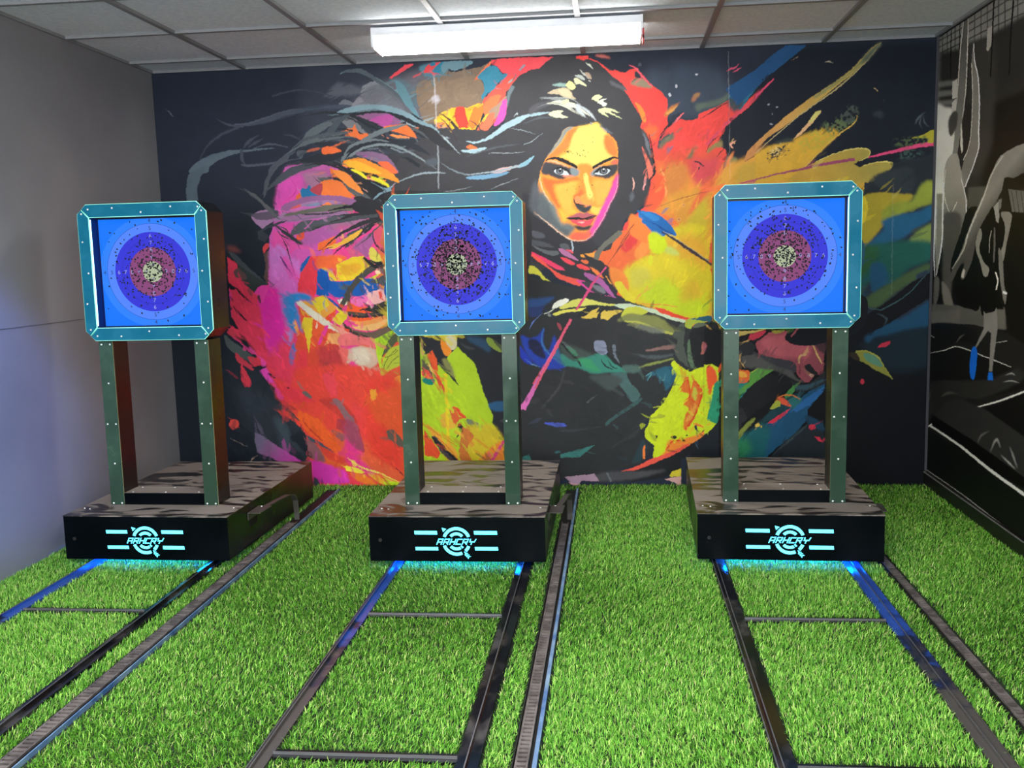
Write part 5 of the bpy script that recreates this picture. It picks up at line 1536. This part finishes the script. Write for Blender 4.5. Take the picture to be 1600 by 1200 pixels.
BANDS=[(0,'b4be96'),(.019,'8a9070'),(.0202,'b4be96'),(.043,'8c4470'),(.0735,'6c345c'),(.0747,'8c4470'),(.103,'3432d8'),(.134,'2824a8'),(.1352,'3432d8'),(.166,'5488ff'),(.2005,'2050b8'),(.2018,'2c84ff'),(.2315,'1450c0'),(.2328,'0878ff')]
FACE=facemat('lit_target_print',BANDS,.82)
# ------------------------------------------------------------------ the shooting targets
def logo(m,cx,cz,y):
    k=2.43e-4
    def P(a,b): return (cx+(a-805)*k,cz-(b-375)*k)
    def poly(pts): m.prism([P(*p) for p in pts],y,y+.001)
    for q in ((100,200,480,258),(1098,198,1482,256),(110,475,490,530),(1108,470,1490,527)):
        poly([(q[0],q[1]),(q[2],q[1]),(q[2]+6,q[3]),(q[0]+6,q[3])])
    def arc(ri,ro,a0,a1,n=22):
        for i in range(n):
            t0=math.radians(a0+(a1-a0)*i/n);t1=math.radians(a0+(a1-a0)*(i+1)/n)
            poly([(805+ro*math.cos(t0),375-ro*math.sin(t0)),(805+ro*math.cos(t1),375-ro*math.sin(t1)),(805+ri*math.cos(t1),375-ri*math.sin(t1)),(805+ri*math.cos(t0),375-ri*math.sin(t0))])
    arc(192,243,21,159);arc(105,152,42,138);arc(192,243,200,294);arc(192,243,312,338);arc(105,152,222,300);arc(105,152,308,320)
    poly([(565,145),(640,165),(585,215)]);poly([(572,150),(600,158),(590,185)])
    for i in range(3):
        a,b=940+i*24,578+i*26;poly([(a,b),(a+30,b-6),(a+56,b+2),(a+22,b+10),(a+8,b+44),(a-4,b+26)])
    poly([(926,556),(936,546),(958,572),(948,582)])
    # slanted block letters A R H C R Y
    def glyph(x,segs,w=95,h=105,t=17):
        for (ax,ay,bx,by) in segs:
            # strokes in a unit cell, thick bars, sheared to the right
            A=(x+ax*w,435-ay*h);B=(x+bx*w,435-by*h);dx,dy=B[0]-A[0],B[1]-A[1];L=math.hypot(dx,dy);nx,ny=-dy/L*t/2,dx/L*t/2
            ex,ey=dx/L*t/2,dy/L*t/2
            Q=[(A[0]-ex+nx,A[1]-ey+ny),(B[0]+ex+nx,B[1]+ey+ny),(B[0]+ex-nx,B[1]+ey-ny),(A[0]-ex-nx,A[1]-ey-ny)]
            poly([(p[0]+(435-p[1])*.42,p[1]) for p in Q])
    lo,hi,mi=.1,.9,.45
    glyph(470,[(0,lo,0,hi),(0,hi,.75,hi),(.75,hi,.75,lo),(0,mi,.75,mi)])
    glyph(578,[(0,lo,0,hi),(0,hi,.75,hi),(.75,hi,.75,mi),(.1,mi,.75,mi),(.4,mi,.75,lo)])
    glyph(686,[(0,lo,0,hi),(.75,hi,.75,lo),(0,.5,.75,.5)])
    glyph(790,[(0,lo,0,hi),(0,hi,.75,hi),(0,lo,.75,lo)])
    glyph(892,[(0,lo,0,hi),(0,hi,.75,hi),(.75,hi,.75,mi),(.1,mi,.75,mi),(.4,mi,.75,lo)])
    glyph(1000,[(0,hi,.1,.5),(.1,.5,.85,.5),(.95,hi,.85,.5),(.45,.5,.45,lo)])
def rig(cx,fy,rz,label,holes,seed,plate):
    t=empty('archery_target_stand',(cx,fy,0),math.radians(rz));tag(t,label,'archery target','motorised archery target stands on rails')
    W=.3575;Z0,Z1=.029,.212;D=1.09;T=.006
    fp=MB().box(-W,W,0,T,Z0,Z1).build('front_panel',M['front'],t,bevel=.0012)
    lg=MB();logo(lg,0,.113,-.0012);tag(lg.build('logo_light',M['logo'],fp),'glowing cyan round logo with lettering and bars')
    bt=MB();n=14;bt.prism([(-.312+.0075*math.cos(6.2832*i/n),.118+.0075*math.sin(6.2832*i/n)) for i in range(n)],-.005,0);bt.build('lock_button',M['rubber'],fp)
    for s in (-1,1):
        sp=MB().box(min(s*W,s*(W-T)),max(s*W,s*(W-T)),T,D,Z0,Z1-.001).build('side_panel',M['black'],t,bevel=.001)
        if s==1: MB().box(W-.0005,W+.0012,.235,.32,.108,.158).build('cable_opening',M['hole'],sp)
    MB().box(-W,W,D-T,D,Z0,Z1-.001).build('rear_panel',M['black'],t)
    tp=MB().box(-W-.002,W+.002,-.002,D+.002,Z1,Z1+.004,).build('top_plate',M['dust'],t,bevel=.0012)
    for a,b in ((-.33,.12),(-.30,.11),(.33,.14)): link_mesh('screw',SCREW,tp,(a,b,Z1+.004),(-math.pi/2,0,0))
    us=MB().box(-.25,.25,.047,.053,.036,.045).build('underglow_strip',M['under'],t)
    for sx in (-.258,.258):
        for yy in (.22,.86):
            m=MB();n=16;r=.0225;V=[(sx+dx,yy+r*math.cos(6.2832*i/n),.031+r*math.sin(6.2832*i/n)) for dx in (-.011,.011) for i in range(n)]
            m.add(V,[tuple(range(n)),tuple(range(n,2*n))]+[(i,(i+1)%n,n+(i+1)%n,n+i) for i in range(n)]);m.box(sx-.018,sx+.018,yy-.006,yy+.006,.024,.06);m.build('wheel',M['rubber'],t)
    PY=.190;zt=.928;zb=Z1+.004
    for s in (-1,1):
        xo=s*.213
        po=MB().box(xo-.030,xo+.030,PY,PY+.124,zb,zt).build('post',M['black'],t,bevel=.0015)
        cvr=MB().box(xo-.0305,xo+.0305,PY-.005,PY-.0002,zb+.0005,zt);cvr.m=[1,1,0,1,1,1];tag(cvr.build('cover_strip',[M['cover'],M['coveredge']],po),'dark green acrylic strip with pale edges')
        for z,xs in ((.223,(-.019,.019)),(.398,(0,)),(.571,(-.019,.019)),(.748,(0,)),(.915,(-.019,.019))):
            for x in xs: link_mesh('screw',SCREW,po,(xo+x,PY-.005,z))
    cb=MB().box(-.183,.183,PY-.002,PY+.122,zb,.268);cb.m=[0,1,0,0,0,0];cb=cb.build('crossbar',[M['front'],M['dust']],t,bevel=.001)
    for x in (-.15,0,.15):
        for yy in (.015,.10): link_mesh('screw',SCREW,cb,(x,PY+yy,.268),(-math.pi/2,0,0))
    # head
    BY=PY-.03;c=1.2175;hw,hh,ch=.2825,.285,.040
    def octo(w,h,ch): return [(-w+ch,c-h),(w-ch,c-h),(w,c-h+ch),(w,c+h-ch),(w-ch,c+h),(-w+ch,c+h),(-w,c+h-ch),(-w,c-h+ch)]
    # hollow octagonal housing: outer shell + square recess
    O=octo(hw-.002,hh-.002,ch);iw,ih=.2335,.2315;I=[(-iw,c-ih),(iw,c-ih),(iw,c+ih),(-iw,c+ih)];y0,y1,yr=BY+.0055,BY+.172,BY+.074
    m=MB();V=[(x,y0,z) for x,z in O]+[(x,y1,z) for x,z in O]+[(x,y0,z) for x,z in I]+[(x,yr,z) for x,z in I]
    Fc=[tuple(range(8,16))]+[(i,(i+1)%8,8+(i+1)%8,8+i) for i in range(8)]+[(20,21,22,23)]
    Fc+=[(0,1,17,16),(1,2,17),(2,3,18,17),(3,4,18),(4,5,19,18),(5,6,19),(6,7,16,19),(7,0,16)]
    m.add(V,Fc,0);m.add([],[],0);oi=0
    for i in range(4): m.f.append((16+i,16+(i+1)%4,20+(i+1)%4,20+i));m.m.append(1)
    m.build('target_housing',[M['black'],M['inner']],t,bevel=0)
    # screen with printed rings, numbers and arrow holes
    fy_=yr-.006;fo=MB();q=.2285;qt=.2235;
    fo.add([(-q,0,-.227),(q,0,-.227),(q,0,qt),(-q,0,qt),(-q,.005,-.227),(q,.005,-.227),(q,.005,qt),(-q,.005,qt)],[(0,1,2,3),(4,5,6,7),(0,1,5,4),(1,2,6,5),(2,3,7,6),(3,0,4,7)],0)
    for s_,rr,mi in (('10',.030,2),('9',.0605,3),('8',.0915,3),('7',.1206,3),('6',.150,3),('5',.182,2),('4',.214,2)):
        V,Fc=textmesh(s_,.0235 if s_!='10' else .02)
        for dx,dz in ((1,0),(-1,0),(0,1),(0,-1)):
            fo.add([(v[0]+dx*rr,-.0006-v[2],v[1]+dz*rr) for v in V],Fc,mi)
    rg=random.Random(seed)
    for i in range(holes):
        if rg.random()<.6: x,z=rg.gauss(0,.062),rg.gauss(.008,.062)
        else: x,z=rg.gauss(0,.12),rg.gauss(.03,.12)
        if abs(x)>.224 or abs(z)>.219: continue
        r=.0021+rg.random()*.0016;el=1+rg.random()*.9;an=rg.random()*3.14;n=6
        P=[]
        for j in range(n):
            u,v=r*el*math.cos(j*1.0472),r*math.sin(j*1.0472);P.append((x+u*math.cos(an)-v*math.sin(an),z+u*math.sin(an)+v*math.cos(an)))
        fo.prism(P,-.0011,-.0002,1)
    fo.build('target_face',[FACE,M['hole'],M['numd'],M['numl']],t,loc=(0,fy_,c))
    # four acrylic bars mitred at the corners
    a,b_=.231,.2295;mc=ch/2
    B={'top':[(-a,b_),(a,b_),(hw-mc-.001,hh-mc+.001),(hw-ch,hh),(-hw+ch,hh),(-hw+mc+.001,hh-mc+.001)]}
    B['bottom']=[(x,-z) for x,z in B['top']]
    B['right']=[(a,-b_),(a,b_),(hw-mc+.001,hh-mc-.001),(hw,hh-ch),(hw,-hh+ch),(hw-mc+.001,-hh+mc+.001)]
    B['left']=[(-x,z) for x,z in B['right']]
    SP={'top':[(-.232,.264),(-.125,.267),(0,.247),(.130,.266),(.247,.262)],'right':[(.262,.246),(.266,.130),(.250,0),(.266,-.128),(.260,-.238)]}
    SP['bottom']=[(x,-z) for x,z in SP['top']];SP['left']=[(-x,z) for x,z in SP['right']]
    for k in B:
        cen=(sum(p[0] for p in B[k])/6,sum(p[1] for p in B[k])/6)
        P=[(cen[0]+(x-cen[0])*.996,c+cen[1]+(z-cen[1])*.994) for x,z in B[k]]
        ins=[(cen[0]+(x-cen[0])*(1-.0022/ (.3 if abs(x-cen[0])>.15 else .03)),c+cen[1]+(z-cen[1])*(1-.0022/(.3 if abs(z-cen[1])>.15 else .03))) for x,z in B[k]]
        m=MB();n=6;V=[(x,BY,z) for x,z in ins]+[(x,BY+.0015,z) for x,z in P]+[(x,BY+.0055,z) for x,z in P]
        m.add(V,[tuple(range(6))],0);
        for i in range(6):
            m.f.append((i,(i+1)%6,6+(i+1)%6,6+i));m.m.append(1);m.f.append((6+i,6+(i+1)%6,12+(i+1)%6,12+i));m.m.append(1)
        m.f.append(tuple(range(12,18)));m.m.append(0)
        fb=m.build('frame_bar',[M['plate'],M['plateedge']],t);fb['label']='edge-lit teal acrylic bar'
        for x,z in SP[k]: link_mesh('screw',SCREW,fb,(x,BY,c+z))
    ls=MB();e=.0025;y0s,y1s=BY+.0062,BY+.0155
    ls.box(-iw,-iw+e,y0s,y1s,c-ih+.01,c+ih-.01);ls.build('led_strip',M['led'],t)
    MB().box(iw-e,iw,y0s,y1s,c-ih+.01,c+ih-.01).build('led_strip',M['led'],t)
    # cable arm: plate at the box side, strap that bends down to the chain
    if plate:
        px=W+.003;br=MB();z=.172
        br.prismz([(px-.001,.215),(px+.055,.215),(px+.060,.34),(px-.001,.34)],z,z+.004);br.box(px-.0025,px+.0015,.215,.34,z-.03,z)
        pl=br.build('cable_bracket',M['bracket'],t)
        link_mesh('screw',SCREW,pl,(px+.02,.325,z+.004),(-math.pi/2,0,0))
        if plate==2:
            pts=[(px+.035,.33,z+.002),(px+.05,.44,z+.004),(px+.062,.54,z+.002),(px+.066,.60,z-.012),(px+.066,.63,z-.045),(px+.066,.64,.06),(px+.066,.64,.03)]
            sm=MB();hwd=.012
            V=[]
            for i,p in enumerate(pts):
                q0=Vector(pts[max(i-1,0)]);q1=Vector(pts[min(i+1,len(pts)-1)]);d=(q1-q0).normalized();nn=Vector((1,0,0)).cross(d).normalized()*.0022
                for sx in (-hwd,hwd):
                    for sg in (-1,1): V.append((p[0]+sx,p[1]+nn.y*sg,p[2]+nn.z*sg))
            Fc=[]
            for i in range(len(pts)-1):
                o=4*i;Fc+=[(o,o+2,o+6,o+4),(o+1,o+5,o+7,o+3),(o,o+4,o+5,o+1),(o+2,o+3,o+7,o+6)]
            Fc+=[(0,1,3,2),(4*len(pts)-4,4*len(pts)-2,4*len(pts)-1,4*len(pts)-3)]
            sm.add(V,Fc);sm.build('cable_strap',M['bracket'],t)
    return t
LX=(.567,1.872,3.190)
rig(LX[0],-1.455,-1.0,'left archery target on its black base, standing closest to the grey wall',430,11,2)
rig(LX[1],-1.447,0,'middle archery target, its blue face the most densely dotted with arrow holes',1050,12,2)
rig(LX[2],-1.402,-1.8,"right archery target, the mural woman's hand showing between its posts",680,13,1)
# ------------------------------------------------------------------ rail tracks in the floor
TR=[(.300,.352,.815,.872),(1.597,1.640,2.113,2.171),(2.893,2.942,3.404,3.462)]
CH=[(.955,1.010),(2.257,2.303),(3.550,3.592)]
YE=-4.6;TY=(-1.985,-2.97,-3.95)
ex=[]
lab=['two-rail steel track running from under the left target stand','two-rail steel track running from under the middle target stand','two-rail steel track running from under the right target stand']
for i,(a,b,c_,d) in enumerate(TR):
    t=empty('rail_track',((a+d)/2,-2.2,0));tag(t,lab[i],'rail track','target rail tracks');ox=-(a+d)/2;oy=2.2;ex+=[(a,b,YE,-.35),(c_,d,YE,-.35)]
    for s,(p,q) in enumerate(((a,b),(c_,d))):
        m=MB();m.box(p+ox,q+ox,YE+oy,-.35+oy,-.0025,.008)
        f=(p+.014) if s==0 else (p+.026)
        m.box(f+ox-.002,f+ox+.002,YE+oy,-.35+oy,.008,.017,0);m.box(f+ox-.0015,f+ox+.0015,YE+oy,-.35+oy,.017,.0182,1)
        e=(p+.0015) if s==0 else (q-.0015)
        m.box(e+ox-.0015,e+ox+.0015,YE+oy,-.35+oy,.008,.012,1 if s==0 else 0)
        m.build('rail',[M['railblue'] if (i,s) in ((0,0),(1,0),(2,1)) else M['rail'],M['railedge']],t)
    for y in TY:
        m=MB();m.box(b+ox,c_+ox,y+oy-.021,y+oy+.021,-.0025,.007);m.box(b+ox,c_+ox,y+oy-.004,y+oy-.001,.007,.014,1)
        m.build('cross_tie',[M['tie'],M['railedge']],t);ex.append((b,c_,y-.023,y+.023))
lab=['ribbed cable chain in its floor slot right of the left target track','ribbed cable chain in its floor slot beside a pale blue edge strip','ribbed cable chain in its floor slot nearest the right wall']
for i,(a,b) in enumerate(CH):
    t=empty('cable_chain',((a+b)/2,-2.2,0));tag(t,lab[i],'cable chain','cable chains beside the rail tracks');ox=-(a+b)/2;oy=2.2;ye=-.80 if i<2 else -1.2
    ex.append((a-.006,b+(.012 if i<2 else .004),YE,-.12 if i<2 else -.9))
    MB().box(a+ox-.004,b+ox+.002,YE+oy,-.1+oy,-.0025,-.0005).box(a+ox-.005,a+ox-.002,YE+oy,ye+oy,-.0005,.012).build('channel',M['chainblk'],t)
    m=MB();w0,w1=a+ox+.003,b+ox-.010
    m.box(w0,w1,YE+oy,ye+oy,0,.010,1);y=YE
    m.box(w0,w0+.005,YE+oy,ye+oy,.010,.0165,0);m.box(w1-.005,w1,YE+oy,ye+oy,.010,.0165,0)
    while y<ye-.02:
        m.box(w0+.005,w1-.005,y+oy,y+oy+.0115,.011,.0165,0);y+=.0215
    m.build('chain_links',[M['chain'],M['chainblk']],t)
    if i<2:
        w=(.004,.011)[i];m=MB();m.box(b+ox,b+ox+w,YE+oy,-.12+oy,-.0005,.0145);tag(m.build('edge_film',M['film'],t),'pale blue strip along the slot')
# ------------------------------------------------------------------ artificial turf
def turf():
    rg=np.random.default_rng(5);y0,y1=-3.65,-.012;x0,x1=XL+.014,XR-.004
    n=int(NB);x=x0+(x1-x0)*rg.random(n);y=y1+(y0-y1)*np.power(rg.random(n),.85)
    keep=np.ones(n,bool);j=rg.normal(0,.0022,n)
    for (a,b,c_,d) in ex: keep&=~((x>a-j-.007)&(x<b+j+.007)&(y>c_-.006)&(y<d+.006))
    keep&=~((x>2.175)&(x<2.30)&(y>-.22)&(rg.random(n)<.0));x=x[keep];y=y[keep];n=len(x)
    # pile leans in drifting directions
    th=1.3*np.sin(x*2.3+1)+1.1*np.cos(y*3.1+x)+rg.normal(0,1.25,n);ln=.013+.011*rg.random(n);ti=np.clip(rg.normal(.75,.28,n),.1,1.35)
    w=.0008+.0006*rg.random(n);dx,dy=np.cos(th),np.sin(th);ph=th+np.pi/2+rg.normal(0,.5,n);wx,wy=np.cos(ph)*w,np.sin(ph)*w
    h1=ln*.55*np.cos(ti*.55);r1=ln*.55*np.sin(ti*.55);h2=h1+ln*.45*np.cos(ti*1.25);r2=r1+ln*.45*np.sin(ti*1.25);h2=np.maximum(h2,h1*.8)
    V=np.empty((n,5,3),np.float32)
    V[:,0]=np.stack([x-wx,y-wy,np.full(n,.0008)],1);V[:,1]=np.stack([x+wx,y+wy,np.full(n,.0008)],1)
    V[:,2]=np.stack([x+dx*r1+wx*.9,y+dy*r1+wy*.9,h1],1);V[:,3]=np.stack([x+dx*r1-wx*.9,y+dy*r1-wy*.9,h1],1)
    V[:,4]=np.stack([x+dx*r2,y+dy*r2,h2],1)
    o=np.arange(n)[:,None]*5;Q=(o+np.array([[0,1,2,3]]));T=(o+np.array([[3,2,4]]))
    # backing sheets between the slots
    bx=MB();xs=sorted([x0,x1]+[v for e in ex for v in (e[0],e[1])]);ys=sorted([y0-.9,0]+[v for e in ex for v in (e[2],e[3])])
    xs=sorted(set(xs));ys=sorted(set(ys))
    for i in range(len(xs)-1):
        for k in range(len(ys)-1):
            mx,my=(xs[i]+xs[i+1])/2,(ys[k]+ys[k+1])/2
            if xs[i+1]-xs[i]<1e-4 or ys[k+1]-ys[k]<1e-4 or any(e[0]<mx<e[1] and e[2]<my<e[3] for e in ex): continue
            bx.box(xs[i],xs[i+1],ys[k],ys[k+1],-.0025,.001)
    BV=np.array(bx.v,np.float32);BF=np.array(bx.f)+n*5
    P=np.concatenate([V.reshape(-1,3),BV]);me=bpy.data.meshes.new('artificial_turf')
    me.vertices.add(len(P));me.vertices.foreach_set('co',P.ravel())
    idx=np.concatenate([Q.ravel(),BF.ravel(),T.ravel()]);nq=len(Q)+len(BF)
    me.loops.add(len(idx));me.loops.foreach_set('vertex_index',idx.astype(np.int32))
    me.polygons.add(nq+n);ls=np.concatenate([np.arange(nq)*4,nq*4+np.arange(n)*3]);me.polygons.foreach_set('loop_start',ls.astype(np.int32))
    mi=np.zeros(nq+n,np.int32);mi[n:nq]=1;me.polygons.foreach_set('material_index',mi);me.update(calc_edges=True)
    pal=np.array([hexc(c) for c in GRASS]);k=rg.choice(len(pal),n,p=GP);c=pal[k]*(.75+.5*rg.random((n,1)))
    C4=np.ones((len(P),4),np.float32);C4[:n*5,:3]=np.repeat(c,5,0)
    at=me.color_attributes.new('pile','FLOAT_COLOR','POINT');at.data.foreach_set('color',C4.ravel())
    m=mat('turf_blades','508030',.5);nn,l,b=nodes(m);a=nn.new('ShaderNodeAttribute');a.attribute_name='pile';l.new(a.outputs['Color'],b.inputs['Base Color'])
    b.inputs['Specular IOR Level'].default_value=.35
    tr=nn.new('ShaderNodeBsdfTranslucent');l.new(a.outputs['Color'],tr.inputs['Color']);mx=nn.new('ShaderNodeMixShader');mx.inputs[0].default_value=.28
    l.new(b.outputs[0],mx.inputs[1]);l.new(tr.outputs[0],mx.inputs[2]);l.new(mx.outputs[0],nn['Material Output'].inputs['Surface'])
    me.materials.append(m);me.materials.append(M['slab']);ob=bpy.data.objects.new('artificial_turf',me);COL.objects.link(ob)
    tag(ob,'bright green artificial grass covering the floor between the tracks','artificial grass',kind='stuff')
turf()
# ------------------------------------------------------------------ lights
def area(name,loc,rot,sx,sy,e,col):
    L=bpy.data.lights.new(name,'AREA');L.shape='RECTANGLE';L.size=sx;L.size_y=sy;L.energy=e;L.color=col
    o=bpy.data.objects.new(name,L);COL.objects.link(o);o.location=loc;o.rotation_euler=rot;return o
# unseen fill light added at the rear wall to brighten ceiling and mural
area('rear_fill',(2.05,-7.12,1.15),(math.radians(-90),0,math.radians(180)),3.6,1.9,FILL,(.93,.97,1))
# blue wash from the venue's coloured lighting near the shooting line, falling on the left wall
L=bpy.data.lights.new('blue_wash','SPOT');L.energy=BLUE;L.color=(.12,.25,1);L.spot_size=math.radians(24);L.spot_blend=.35;L.shadow_soft_size=.08
o=bpy.data.objects.new('blue_wash',L);COL.objects.link(o);o.location=(1.5,-4.6,2.0)
o.rotation_euler=(Vector((.05,-2.38,.95))-Vector(o.location)).to_track_quat('-Z','Y').to_euler()
w=bpy.data.worlds.new('world');SC.world=w;w.use_nodes=True;w.node_tree.nodes['Background'].inputs[0].default_value=(.5,.55,.65,1);w.node_tree.nodes['Background'].inputs[1].default_value=.05
vs=SC.view_settings;vs.view_transform='Standard';vs.look='None';vs.gamma=1;vs.use_curve_mapping=False;vs.exposure=EXPO
